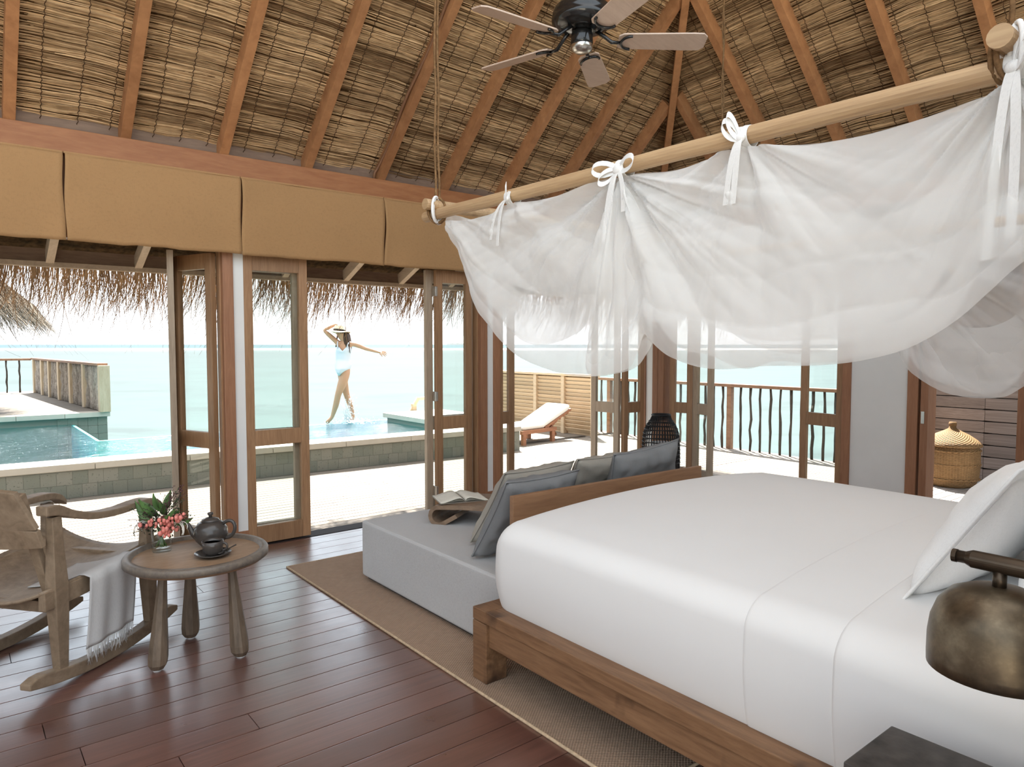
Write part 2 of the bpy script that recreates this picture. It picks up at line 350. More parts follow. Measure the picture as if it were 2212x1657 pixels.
class MB:
    """collects geometry for ONE mesh object"""
    def __init__(s): s.v = []; s.f = []; s.tone = None
    def add(s, vs, fs):
        o = len(s.v); s.v.extend(tuple(p) for p in vs); s.f.extend(tuple(i + o for i in f) for f in fs); return s
    def box(s, size, loc=(0, 0, 0), rot=None):
        x, y, z = (c / 2 for c in size)
        vs = [Vector(p) for p in ((-x, -y, -z), (x, -y, -z), (x, y, -z), (-x, y, -z), (-x, -y, z), (x, -y, z), (x, y, z), (-x, y, z))]
        if rot is not None:
            R = rot if isinstance(rot, Matrix) else Euler(rot).to_matrix(); vs = [R @ p for p in vs]
        L = Vector(loc)
        return s.add([p + L for p in vs], [(0, 3, 2, 1), (4, 5, 6, 7), (0, 1, 5, 4), (1, 2, 6, 5), (2, 3, 7, 6), (3, 0, 4, 7)])
    def minmax(s, a, b): return s.box([abs(q - p) for p, q in zip(a, b)], [(p + q) / 2 for p, q in zip(a, b)])
    def bar(s, p, q, w, d, up=(0, 0, 1)):
        p, q = Vector(p), Vector(q); ax = (q - p); L = ax.length; ax.normalize()
        u = Vector(up); u = (u - ax * u.dot(ax)).normalized(); sd = ax.cross(u)
        R = Matrix((ax, sd, u)).transposed()
        return s.box((L, w, d), (p + q) / 2, R)
    def tube(s, pts, r, n=8, cap=True, flat=1.0):
        pts = [Vector(p) for p in pts]; rs = r if isinstance(r, (list, tuple)) else [r] * len(pts)
        vs, fs = [], []; prev = None
        for i, p in enumerate(pts):
            t = (pts[min(i + 1, len(pts) - 1)] - pts[max(i - 1, 0)]).normalized()
            if prev is None:
                a = Vector((0, 0, 1)) if abs(t.z) < 0.9 else Vector((1, 0, 0)); u = t.cross(a).normalized()
            else:
                u = (prev - t * prev.dot(t)).normalized()
            prev = u; w = t.cross(u)
            for k in range(n):
                an = 2 * PI * k / n; vs.append(p + (u * math.cos(an) + w * math.sin(an) * flat) * rs[i])
        m = len(pts)
        for i in range(m - 1):
            for k in range(n):
                k2 = (k + 1) % n; fs.append((i * n + k, i * n + k2, (i + 1) * n + k2, (i + 1) * n + k))
        if cap: fs.append(tuple(range(n - 1, -1, -1))); fs.append(tuple((m - 1) * n + k for k in range(n)))
        return s.add(vs, fs)
    def lathe(s, prof, n=24, c=(0, 0, 0), close=False):
        vs, fs = [], []; C = Vector(c); m = len(prof)
        for r, z in prof:
            for k in range(n):
                a = 2 * PI * k / n; vs.append(C + Vector((r * math.cos(a), r * math.sin(a), z)))
        for i in range(m - 1 if not close else m):
            for k in range(n):
                k2 = (k + 1) % n; j = (i + 1) % m; fs.append((i * n + k, i * n + k2, j * n + k2, j * n + k))
        if not close:
            if prof[0][0] > 1e-5: fs.append(tuple(range(n - 1, -1, -1)))
            if prof[-1][0] > 1e-5: fs.append(tuple((m - 1) * n + k for k in range(n)))
        return s.add(vs, fs)
    def prism(s, poly, lo, hi, axis='y'):
        n = len(poly)
        def P(a, b, c): return {'y': (a, c, b), 'x': (c, a, b), 'z': (a, b, c)}[axis]
        vs = [P(a, b, lo) for a, b in poly] + [P(a, b, hi) for a, b in poly]
        fs = [tuple(range(n)), tuple(range(2 * n - 1, n - 1, -1))] + [(i, i + n, (i + 1) % n + n, (i + 1) % n) for i in range(n)]
        return s.add(vs, fs)
    def grid(s, nu, nv, fn):
        vs = [fn(i / nu, j / nv) for j in range(nv + 1) for i in range(nu + 1)]
        fs = [(j * (nu + 1) + i, j * (nu + 1) + i + 1, (j + 1) * (nu + 1) + i + 1, (j + 1) * (nu + 1) + i) for j in range(nv) for i in range(nu)]
        return s.add(vs, fs)
    def sphere(s, c, r, seg=8, ring=6, sc=(1, 1, 1)):
        prof = [(max(1e-6, math.sin(PI * i / ring)) * 1.0, -math.cos(PI * i / ring)) for i in range(ring + 1)]
        vs, fs = [], []
        for pr, pz in prof:
            for k in range(seg):
                a = 2 * PI * k / seg; vs.append((c[0] + r * sc[0] * pr * math.cos(a), c[1] + r * sc[1] * pr * math.sin(a), c[2] + r * sc[2] * pz))
        for i in range(ring):
            for k in range(seg):
                k2 = (k + 1) % seg; fs.append((i * seg + k, i * seg + k2, (i + 1) * seg + k2, (i + 1) * seg + k))
        return s.add(vs, fs)
    def build(s, name, mat, parent=None, smooth=False, bevel=0.0, base=None, solid=0.0, subsurf=0, seg=2, fixn=True, loc=(0, 0, 0), rot=(0, 0, 0)):
        me = bpy.data.meshes.new(name)
        vs = s.v
        if base is not None:
            b = Vector(base); vs = [Vector(p) - b for p in vs]
        me.from_pydata([tuple(p) for p in vs], [], s.f); me.update()
        if fixn or bevel:
            bm = bmesh.new(); bm.from_mesh(me)
            if fixn: bmesh.ops.recalc_face_normals(bm, faces=bm.faces)
            if bevel:
                ed = [e for e in bm.edges if len(e.link_faces) == 2 and e.calc_face_angle(0) > 0.6]
                bmesh.ops.bevel(bm, geom=ed, offset=bevel, segments=seg, affect='EDGES', profile=0.6)
            bm.to_mesh(me); bm.free()
        if s.tone is not None:
            at = me.attributes.new('tone', 'FLOAT', 'POINT'); at.data.foreach_set('value', s.tone)
        me.materials.append(mat)
        if smooth:
            me.polygons.foreach_set('use_smooth', [True] * len(me.polygons))
        o = newobj(name, me, parent, loc, rot)
        if subsurf:
            m = o.modifiers.new('s', 'SUBSURF'); m.levels = subsurf; m.render_levels = subsurf
        if solid:
            m = o.modifiers.new('t', 'SOLIDIFY'); m.thickness = solid; m.offset = 0
        return o

UNIT = {}
def unit_box(mat, bev=0.02):
    k = (mat.name, bev)
    if k not in UNIT:
        o = MB().box((1, 1, 1)).build('unit', mat, bevel=bev, seg=1); UNIT[k] = o.data
        bpy.data.objects.remove(o)
    return UNIT[k]
def piece(name, mat, parent, c, size, rot=(0, 0, 0), bev=0.02):
    """one plank, tile or board: a box of its own that shares its mesh with the others"""
    return newobj(name, unit_box(mat, bev), parent, c, rot, size)
def interp(tab, x):
    if x <= tab[0][0]: return tab[0][1]
    for (a, b), (c, d) in zip(tab, tab[1:]):
        if x <= c: return b + (d - b) * (x - a) / (c - a)
    return tab[-1][1]
def smooth_interp(tab, x):
    # Catmull-Rom through the table
    n = len(tab)
    if x <= tab[0][0]: return tab[0][1]
    if x >= tab[-1][0]: return tab[-1][1]
    for i in range(n - 1):
        if x <= tab[i + 1][0]:
            x0, y0 = tab[i]; x1, y1 = tab[i + 1]; h = x1 - x0; t = (x - x0) / h
            m0 = (y1 - tab[i - 1][1]) / (x1 - tab[i - 1][0]) if i > 0 else (y1 - y0) / h
            m1 = (tab[i + 2][1] - y0) / (tab[i + 2][0] - x0) if i < n - 2 else (y1 - y0) / h
            t2, t3 = t * t, t * t * t
            return (2 * t3 - 3 * t2 + 1) * y0 + (t3 - 2 * t2 + t) * h * m0 + (-2 * t3 + 3 * t2) * y1 + (t3 - t2) * h * m1
def nz(x, y=0.0, z=0.0): return mnoise.noise(Vector((x, y, z)))
# ================================================================== STRUCTURE
YA, XB = 5.24, 6.27           # room-side planes of the ocean wall and of the side wall
ZT, TAN = 2.82, 0.90          # underside of the rafters at the wall plate, roof pitch
DZ = -0.05                    # terrace level

# ---- room floor: boards along X
fl = tag(MB().minmax((-3.2, -1.24, -0.10), (6.35, 5.34, -0.022)).build('floor', MT['subfloor']), 'dark red glossy timber plank floor of the room', None, None, 'structure')
PW = 0.145; y = -1.2; row = 0
rnd = random.Random(3)
while y < 5.20:
    x = -2.6 + rnd.uniform(-1.2, 0)
    while x < 6.25:
        L = rnd.uniform(2.6, 4.4); x1 = min(x + L, 6.26)
        wpl = min(PW, 5.235 - y)
        if x1 - x > 0.2: piece('plank', MT['floor'], fl, ((x + x1) / 2, y + wpl / 2, -0.011), (x1 - x - 0.003, wpl - 0.004, 0.022), bev=0.015)
        x = x1
    y += PW
sill = tag(MB().minmax((-3.2, 5.236, -0.06), (6.2, 5.40, 0.004)).build('trim_1', MT['subfloor'], bevel=0.003), 'dark door track along the ocean side threshold', None, None, 'structure')
tag(MB().minmax((6.27, 3.0, -0.06), (6.42, 5.2, 0.004)).build('trim_2', MT['subfloor'], bevel=0.003), 'dark door track along the side wall threshold', None, None, 'structure')

# ---- terrace decks
dk = tag(MB().minmax((-4, 5.40, -0.16), (9.2, 8.6, DZ - 0.024)).build('terrace_deck', MT['subfloor']), 'sun-bleached timber terrace between ocean doors and pool wall', None, None, 'structure')
rnd = random.Random(5); DW = 0.105; y = 5.405
while y < 8.55:
    x = -3.5 + rnd.uniform(-1, 0)
    while x < 9.15:
        x1 = min(x + rnd.uniform(3.0, 4.5), 9.18)
        if x1 > 0.0 and y < 8.4: piece('plank', MT['deck'], dk, ((x + x1) / 2, y + DW / 2, DZ - 0.012), (x1 - x - 0.004, DW - 0.012, 0.024), bev=0.02)
        x = x1
    y += DW
dk2 = tag(MB().minmax((6.42, 3.06, -0.16), (9.2, 5.40, DZ - 0.024)).build('side_deck', MT['subfloor']), 'sun-bleached timber deck outside the side wall doors', None, None, 'structure')
x = 6.425
while x < 9.15:
    yy = 3.07
    while yy < 5.39:
        y1 = min(yy + rnd.uniform(1.0, 2.4), 5.40)
        piece('plank', MT['deck'], dk2, (x + DW / 2, (yy + y1) / 2, DZ - 0.012), (y1 - yy - 0.004, DW - 0.012, 0.024), (0, 0, PI / 2), bev=0.02)
        yy = y1
    x += DW
dk3 = tag(MB().minmax((6.30, 0.6, -0.16), (9.3, 3.06, DZ - 0.024)).build('porch_deck', MT['subfloor']), 'weathered grey porch planks around the wicker basket', None, None, 'structure')
y = 0.61
while y < 3.05:
    piece('plank', MT['gdeck'], dk3, (7.8, y + DW / 2, DZ - 0.012), (2.98, DW - 0.012, 0.024), bev=0.02); y += DW
dk4 = tag(MB().minmax((6.6, 8.6, -0.16), (9.2, 11.2, DZ - 0.001)).build('lounge_deck', MT['deck']), 'bleached deck beside the louvred screen', None, None, 'structure')
# ground behind the bungalow, out of view: pale reflector added to throw daylight back under the roof
tag(MB().minmax((-14, -16, -0.3), (9, -1.25, -0.10)).build('ground', plain('pale_sand', (0.62, 0.56, 0.46), 0.95)), 'pale sand behind the bungalow', None, None, 'structure')

# ---- the sea
tag(MB().add([(-9000, -9000, -2.0), (9000, -9000, -2.0), (9000, 9000, -2.0), (-9000, 9000, -2.0)], [(0, 1, 2, 3)]).build('sea', MT['sea']), 'pale turquoise lagoon reaching to the horizon with a white reef line', None, None, 'structure')

# ---- ocean wall: posts of white plaster between timber jambs, lintel, plate beam
wl = thing('wall_left', 'ocean side wall of white plaster strips between timber jambs', None, (0, YA, 0), kind='structure')
POSTS = (-0.60, 1.667, 3.932)
for i, px_ in enumerate(POSTS):
    MB().minmax((px_ - 0.038, 0.005, 0.13), (px_ + 0.038, 0.12, 2.2)).build('plaster_strip', MT['plaster'], wl)
    MB().minmax((px_ - 0.038, -0.005, 0.0), (px_ + 0.038, 0.12, 0.13)).build('baseboard', MT['jamb'], wl)
    for sgn in (-1, 1):
        if i == 1 and sgn == 1: continue
        MB().minmax((px_ + sgn * 0.038, -0.015, 0.0), (px_ + sgn * 0.112, 0.135, 2.2)).build('jamb', MT['jamb'], wl, bevel=0.004)
        MB().minmax((px_ + sgn * 0.112, 0.03, 0.0), (px_ + sgn * 0.124, 0.10, 2.2)).build('door_stop', MT['leaf'], wl)
MB().minmax((-3.2, 0.0, 2.17), (6.2, 0.12, 2.80)).build('lintel', MT['jamb'], wl)
MB().minmax((-3.2, -0.075, 2.675), (6.27, 0.0, 2.825)).build('plate_beam', MT['beam'], wl, bevel=0.006)
MB().minmax((-3.2, 0.02, 2.8), (6.3, 0.07, 2.99)).build('upper_plate', MT['eavewood'], wl, bevel=0.004)

# ---- side wall
wr = thing('wall_right', 'side wall with white plaster column and timber door jambs', None, (XB, 0, 0), kind='structure')
MB().minmax((-0.03, 5.245, 0), (0.10, 5.345, 2.2)).build('corner_post', MT['plaster'], wr)
for a, b in ((5.345, 5.42), (5.17, 5.245), (5.085, 5.165)):
    MB().minmax((-0.045, a, 0), (0.10, b, 2.2)).build('jamb', MT['jamb'], wr, bevel=0.004)
MB().minmax((0.0, 2.54, 0), (0.12, 3.015, 2.7)).build('plaster_column', MT['plaster'], wr)
for a, b in ((3.015, 3.09), (2.455, 2.54), (2.375, 2.435), (1.70, 1.76)):
    MB().minmax((-0.02, a, 0), (0.14, b, 2.2)).build('jamb', MT['jamb'], wr, bevel=0.004)
MB().minmax((0.0, 0.0, 0), (0.12, 1.70, 2.7)).build('plaster_panel', MT['plaster'], wr)
MB().minmax((0.0, 1.70, 2.17), (0.12, 5.3, 2.7)).build('lintel', MT['plaster'], wr)
MB().minmax((-0.075, -3.0, 2.675), (0.0, 5.24, 2.825)).build('plate_beam', MT['beam'], wr, bevel=0.006)
MB().minmax((0.02, -3.0, 2.8), (0.07, 5.26, 2.99)).build('upper_plate', MT['eavewood'], wr, bevel=0.004)
# head wall beside the camera (out of view, carries the reading lamp)
tag(MB().minmax((0.95, -0.16, 0), (6.27, -0.03, 2.7)).build('wall_head', MT['plaster']), 'white head wall behind the bed', None, None, 'structure')

tag(MB().minmax((-3.3, -1.24, 0), (-3.2, 5.3, 2.7)).build('wall_end', MT['plaster']), 'white end wall of the room', None, None, 'structure')

# ---- roof: thatch on rafters, hip at the corner
ce = thing('ceiling', 'steep thatched ceiling on red-brown rafters', None, (0, 0, ZT), kind='structure')
ceb = Vector((0, 0, ZT))
def za(y): return ZT + TAN * (5.2 - y)           # rafter undersides on the ocean slope
def zb(x): return ZT + TAN * (6.23 - x)          # ... on the side slope
CA = math.atan(TAN); RD = 0.115; VO = RD / math.cos(CA)
YR = 1.7; XR = YR + 1.03
RAFX = [0.345 + 0.615 * k for k in range(-5, 10)]
RAFY = [3.58 - 0.6 * k for k in range(-2, 8)]
for x in RAFX:
    yt = YR if x <= XR else x - 1.03
    p, q = Vector((x, 5.26, za(5.26))), Vector((x, yt + 0.02, za(yt + 0.02)))
    nrm = Vector((0, math.sin(CA), math.cos(CA)))
    MB().bar(p + nrm * RD / 2, q + nrm * RD / 2, 0.062, RD, nrm).build('rafter', MT['rafter'], ce, bevel=0.003, base=ceb)
for y in RAFY:
    xt = y + 1.03
    if xt < XR: xt = XR + (YR - y) if y < YR else XR
    p, q = Vector((6.29, y, zb(6.29))), Vector((xt + 0.02, y, zb(xt + 0.02)))
    nrm = Vector((math.sin(CA), 0, math.cos(CA)))
    MB().bar(p + nrm * RD / 2, q + nrm * RD / 2, 0.062, RD, nrm).build('rafter', MT['rafter'], ce, bevel=0.003, base=ceb)
hp, hq = Vector((6.3, 5.27, zb(6.3) - 0.02)), Vector((XR, YR, zb(XR) - 0.02))
MB().bar(hp, hq, 0.06, 0.05).build('hip_rafter', MT['rafter'], ce, bevel=0.003, base=ceb)
MB().bar(hp + Vector((0, 0, 0.12)), hq + Vector((0, 0, 0.12)), 0.035, 0.19).build('hip_rafter', MT['rafter'], ce, bevel=0.003, base=ceb)
MB().bar((-4, YR, za(YR) + 0.06), (XR, YR, za(YR) + 0.06), 0.07, 0.2).build('ridge_beam', MT['rafter'], ce, base=ceb)
o = 0.045
back = MB()
def A(x, y): return (x, y, za(y) + VO + o)
def B(x, y): return (x, y, zb(x) + VO + o)
back.add([A(-4, 5.5), A(6.53, 5.5), A(XR, YR), A(-4, YR)], [(0, 1, 2, 3)])
back.add([B(6.53, 5.5), B(6.53, YR - (5.5 - YR)), B(XR, YR)], [(0, 1, 2)])
back.build('thatch_underlayer', MT['thatchback'], ce, base=ceb, solid=0.05)

def strand_field(name, lo, hi, spos, acr, rafs, clip, seed, mat):
    """straw lying across the slope between the rafters, bundled by the stitched cords"""
    r = random.Random(seed); mb = MB(); tone = []
    Uv, Sv, N, org = acr
    edges = sorted(rafs)
    for b0, b1 in zip(edges, edges[1:]):
        s = spos[0]; stitch = [b0 + (b1 - b0) * t for t in (0.27, 0.58, 0.86)]
        while s < spos[1]:
            s += r.uniform(0.0028, 0.0052)
            a = b0 - 0.02 + r.uniform(0, 0.10) * (r.random() < 0.7); c = b1 + 0.02 - r.uniform(0, 0.06) * (r.random() < 0.4)
            if r.random() < 0.25: a = b0 + r.uniform(0, .35) * (b1 - b0)
            w = r.uniform(0.0022, 0.0048); off = r.uniform(-0.008, 0.016); tilt = r.gauss(0, 0.010)
            tn = min(1, max(0, 0.50 + 0.5 * nz(s * 6, (b0 + seed) * 1.7) + r.gauss(0, 0.24)))
            n = 7; vs = []
            ph = nz(s * 3.1, b0 * 2.3) * 0.02
            ok = True
            for i in range(n + 1):
                t = i / n; uu = a + (c - a) * t
                tb = (uu - b0) / (b1 - b0)
                belly = 0.006 * math.sin(tb * PI * 3.2 + 0.6) + 0.003 * nz(uu * 4, s * 2)
                ss = s + tilt * (t - 0.5) + 0.012 * math.sin(tb * PI + 0.3 * b0) + 0.006 * nz(uu * 3.0, s * 1.2, seed) + 0.003 * nz(uu * 9.0, s * 30, seed)
                P = org + Uv * uu + Sv * ss + N * (off - 0.012 + belly)
                if not clip(P): continue
                ww = w * (0.35 if i in (0, n) else 1)
                vs.append(P - Sv * ww + N * r.uniform(-.002, .002)); vs.append(P + Sv * ww)
            if not ok or len(vs) < 4: continue
            mb.add(vs, [(2 * i, 2 * i + 1, 2 * i + 3, 2 * i + 2) for i in range(len(vs) // 2 - 1)])
            tone.extend([tn] * len(vs))
    mb.tone = tone
    return tag(mb.build(name, mat, ce, fixn=False, base=ceb), kind='stuff')
SA = Vector((0, -math.cos(CA), math.sin(CA))); NA = Vector((0, math.sin(CA), math.cos(CA)))
orgA = Vector((0, 5.35, za(5.35) + VO))
strand_field('thatch', 0, 1, (0, 3.6), (Vector((1, 0, 0)), SA, NA, orgA), [x for x in RAFX if x > -1.0] + [6.2], lambda P: P.x < P.y + 1.03 + 0.06, 1, MT['thatch'])
SB = Vector((-math.cos(CA), 0, math.sin(CA))); NB = Vector((math.sin(CA), 0, math.cos(CA)))
orgB = Vector((6.38, 0, zb(6.38) + VO))
strand_field('thatch', 0, 1, (0, 3.2), (Vector((0, 1, 0)), SB, NB, orgB), [y for y in RAFY if y > 0.3] + [5.35], lambda P: P.y < P.x - 1.03 + 0.06, 2, MT['thatch'])
# stitched cords running up the slopes
rc = random.Random(11)
def cords(edges, org, Uv, Sv, N, limit, clip):
    edges = sorted(edges)
    for b0, b1 in zip(edges, edges[1:]):
        for t in (0.27, 0.58, 0.86):
            uu = b0 + (b1 - b0) * (t + rc.uniform(-0.03, 0.03)); pts = []
            s = 0.0; k = 0
            while s < limit:
                P = org + Uv * (uu + 0.0035 * (-1) ** k + 0.012 * nz(s * 2, uu * 3)) + Sv * s + N * (-0.031 + 0.004 * (k % 2))
                if clip(P): pts.append(P)
                s += 0.02; k += 1
            if len(pts) > 6: MB().tube(pts, 0.0024, 4).build('stitch_cord', MT['cord'], ce, base=ceb)
cords([x for x in RAFX if x > -1.0] + [6.2], orgA, Vector((1, 0, 0)), SA, NA, 3.2, lambda P: P.x < P.y + 1.0)
cords([y for y in RAFY if y > 0.3] + [5.35], orgB, Vector((0, 1, 0)), SB, NB, 2.8, lambda P: P.y < P.x - 1.06)
# cable clipped along one rafter
pts = [Vector((2.765 + 0.01 * math.sin(k), 5.18 - k * 0.1, za(5.18 - k * 0.1) + 0.075)) for k in range(0, 26)]
pts = [Vector((2.74, 5.2, 2.83)), Vector((2.745, 5.195, 2.88))] + pts
MB().tube(pts, 0.011, 6).build('cable', MT['conduit'], ce, smooth=True, base=ceb)

# ---- eaves outside: kicked rafters, eave beam, thatch fringe
EY, EX = 6.56, 7.75
ev = thing('eaves', 'thatched eaves outside the doors with a pale hanging fringe', None, (0, EY, 2.1), kind='structure')
evb = Vector((0, EY, 2.1))
MB().minmax((-4, EY - 0.03, 2.115), (EX + 0.1, EY + 0.03, 2.235)).build('eave_beam', MT['eavewood'], ev, base=evb)
MB().minmax((-4, EY - 0.050, 2.098), (EX + 0.1, EY + 0.035, 2.135)).build('eave_batten', MT['eaveraf'], ev, base=evb)
MB().minmax((EX - 0.03, -1, 2.115), (EX + 0.03, EY, 2.235)).build('eave_beam', MT['eavewood'], ev, base=evb)
for x in RAFX:
    MB().bar((x + 0.31, 5.36, 2.66), (x + 0.31, EY - 0.03, 2.17), 0.055, 0.10).build('eave_rafter', MT['eaveraf'], ev, base=evb)
for y in RAFY:
    if y > 1: MB().bar((6.42, y + 0.3, 2.66), (EX - 0.03, y + 0.3, 2.17), 0.055, 0.10).build('eave_rafter', MT['eaveraf'], ev, base=evb)
e = MB()
e.add([(-4, 5.3, 2.90), (6.3, 5.3, 2.90), (EX + 0.15, EY + 0.15, 2.26), (-4, EY + 0.15, 2.26)], [(0, 1, 2, 3)])
e.add([(6.3, 5.3, 2.90), (6.3, -1, 2.90), (EX + 0.15, -1, 2.26), (EX + 0.15, EY + 0.15, 2.26)], [(0, 1, 2, 3)])
e.build('eave_thatch', MT['thatchback'], ev, base=evb, solid=0.08)
def fringe(name, path, n, seed, mat, parent, base, lmin, lmax, out, spread=0.09, wm=1.0):
    r = random.Random(seed); mb = MB(); tone = []
    for i in range(n):
        t = r.random(); p, o_ = path(t, r)
        cl = 0.5 + 0.5 * nz(t * 70, seed * 3.3)
        L = lmin + (lmax - lmin) * (0.22 + 0.5 * cl) * r.uniform(0.55, 1.15)
        if r.random() < 0.22: L *= r.uniform(1.2, 1.75); lng = True
        else: lng = False
        side = Vector((-o_.y, o_.x, 0)); lean = side * (r.gauss(0.02, spread) + 0.10 * nz(t * 25, 7.7)) + o_ * r.gauss(out, 0.10)
        curl = side * r.gauss(0.12, 0.14) * (1 if r.random() < .6 else 2.6)
        w = wm * r.uniform(0.0016, 0.0042); tn = min(1, max(0, 0.25 + 0.55 * cl + r.gauss(0, 0.2))); vs = []
        wd = (side * r.uniform(0.5, 1) + o_ * r.uniform(-0.7, 0.7)).normalized()
        for k in range(6):
            q = k / 5
            P = p + Vector((0, 0, -L * q * (1 - 0.12 * q))) + lean * (L * q * 1.2) + curl * (L * q * q)
            ww = w * (1.0 - 0.72 * q)
            vs += [P - wd * ww, P + wd * ww]
        mb.add(vs, [(2 * k, 2 * k + 1, 2 * k + 3, 2 * k + 2) for k in range(5)]); tone += [tn] * len(vs)
    mb.tone = tone
    return tag(mb.build(name, mat, parent, fixn=False, base=base), kind='stuff')
fringe('eave_fringe', lambda t, r: (Vector((-1.4 + 9.3 * t, EY + 0.02 + r.uniform(0, 0.16), 2.20 - r.uniform(0, 0.1))), Vector((0, 1, 0))), 4600, 21, MT['fringe'], ev, evb, 0.18, 0.72, 0.06)
fringe('eave_fringe', lambda t, r: (Vector((EX + 0.02 + r.uniform(0, 0.16), 0.8 + 5.9 * t, 2.20 - r.uniform(0, 0.1))), Vector((1, 0, 0))), 3000, 22, MT['fringe'], ev, evb, 0.18, 0.72, 0.06)

# ---- folding doors
DN = [0]
def door_leaf(hx, hy, ang, w, label, mat='leaf', hinges=False, z0=0.012, z1=2.15):
    """one glazed leaf hinged at (hx, hy) and running off in the direction ang"""
    DN[0] += 1
    d = thing('door_%d' % DN[0], label, None, (hx, hy, 0), ang, kind='structure')
    t = 0.042; m = MT[mat]; st = 0.066
    MB().minmax((0, -t / 2, z0), (st, t / 2, z1)).build('stile', m, d, bevel=0.004)
    MB().minmax((w - st, -t / 2, z0), (w, t / 2, z1)).build('stile', m, d, bevel=0.004)
    MB().minmax((st, -t / 2, z1 - 0.11), (w - st, t / 2, z1)).build('rail', m, d, bevel=0.004)
    MB().minmax((st, -t / 2, 0.745), (w - st, t / 2, 0.862)).build('rail', m, d, bevel=0.004)
    MB().minmax((st, -t / 2, z0), (w - st, t / 2, 0.145)).build('rail', m, d, bevel=0.004)
    MB().minmax((st - .004, -0.003, 0.142), (w - st + .004, 0.003, 0.748)).build('pane', MT['glass'], d)
    MB().minmax((st - .004, -0.003, 0.858), (w - st + .004, 0.003, z1 - 0.106)).build('pane', MT['glass'], d)
    if hinges:
        for zz in (0.16, 1.0, 1.92):
            MB().minmax((w - 0.012, -t / 2 - 0.004, zz), (w + 0.012, t / 2 + 0.004, zz + 0.085)).build('hinge', MT['chrome'], d, bevel=0.003)
    return d
X0 = 1.706
door_leaf(X0, YA + 0.03, 0, 0.482, 'glazed door leaf standing shut beside the first white post')
door_leaf(X0 + 0.455, YA + 0.095, PI - 0.03, 0.45, 'glazed door leaf folded back behind the shut leaf', 'leafw')
X1 = 3.745
door_leaf(X1, YA + 0.045, PI, 0.38, 'glazed door leaf standing shut beside the second white post', hinges=True)
door_leaf(X1 + 0.06, YA + 0.115, PI, 0.50, 'glazed door leaf folded behind the second post leaf', 'leafw')
# the stack folded against the first post, seen from the side
XL = 1.512
door_leaf(XL, YA + 0.06, PI - 1.20, 0.44, 'folded glazed leaf nearest the first post behind the teapot', hinges=True)
ex_, ey_ = XL + 0.44 * math.cos(PI - 1.20), YA + 0.06 + 0.44 * math.sin(PI - 1.20)
door_leaf(ex_ - 0.028, ey_ + 0.005, PI + 1.345, 0.42, 'outer folded glazed leaf of the stack behind the flowers', 'leafw')
# second opening of the ocean wall
door_leaf(3.932 + 0.112, YA + 0.05, 0, 0.205, 'narrow glazed sidelight beside the beige cushion')
door_leaf(6.12, YA + 0.05, PI, 0.33, 'glazed leaf in the room corner beyond the dark lantern')
door_leaf(5.77, YA + 0.08, math.radians(99), 0.37, 'glazed leaf swung straight out before the louvred screen', 'leafw')
MB_ = None
# side wall opening
door_leaf(XB + 0.04, 5.055, -PI / 2 + 0.18, 0.275, 'glazed leaf swung out from the corner behind the lantern')
door_leaf(XB + 0.10, 4.775, -PI / 2 - 0.22, 0.29, 'outer glazed leaf beside the stick railing behind the lantern', 'leafw')
door_leaf(XB + 0.05, 3.10, PI / 2 - 0.12, 0.44, 'glazed leaf standing beside the white plaster column')
# hinge plates on the far door jamb
for zz in (0.85, 1.75):
    MB().minmax((-0.026, 2.40, zz), (-0.018, 2.425, zz + 0.10)).build('hinge', MT['chrome'], wr)

# ---- pool wall, coping, tiles (turned three degrees against the house)
PR = math.radians(180 - 3.09)
pwl = thing('pool_wall', 'grey-green stone tiled pool wall under a pale coping', None, (6.53, 7.985, DZ), PR, kind='structure')
MB().minmax((0, -0.30, 0.0), (10.5, -0.001, 0.285)).build('wall_core', MT['grout'], pwl)
TW = 0.136
for k in range(50):
    for j in range(2):
        off = 0.0 if j else TW * 0.4
        piece('tile', MT['tile'], pwl, (0.07 + k * TW + off, -0.008, 0.07 + j * 0.135), (TW - 0.003, 0.022, 0.132), bev=0.015)
for j in range(2):
    for k in range(2):
        piece('tile', MT['tile'], pwl, (-0.004, -0.08 - k * 0.136, 0.07 + j * 0.135), (0.02, 0.132, 0.131), bev=0.03)
for k in range(9):
    MB().minmax((-0.02 + k * 0.9, -0.36, 0.282), (0.876 + k * 0.9, 0.022, 0.352)).build('coping_stone', MT['stone'], pwl, bevel=0.008)
WZ = 0.255
tag(MB().add([(-4.2, 8.45, WZ), (6.46, 8.1, WZ), (6.46, 10.42, WZ), (1.50, 10.42, WZ), (1.50, 12.9, WZ), (-4.2, 12.9, WZ)], [(0, 1, 2, 3, 4, 5)]).build('pool_water', MT['water'], fixn=False), 'rippled blue-green infinity pool water', None, None, 'structure')
bs = MB()
bs.minmax((-4.2, 8.3, -0.9), (6.48, 10.5, -0.55)); bs.minmax((-4.2, 10.5, -0.9), (1.58, 12.9, -0.55)); bs.minmax((1.5, 10.42, -2.2), (6.5, 10.5, WZ - 0.004)); bs.minmax((6.42, 8.15, -1.3), (6.50, 10.5, WZ - 0.004)); bs.minmax((1.50, 10.5, -2.2), (1.54, 12.9, WZ - 0.01))
tag(bs.build('pool_basin', MT['basin']), 'turquoise tiled basin below the pool water', None, None, 'structure')

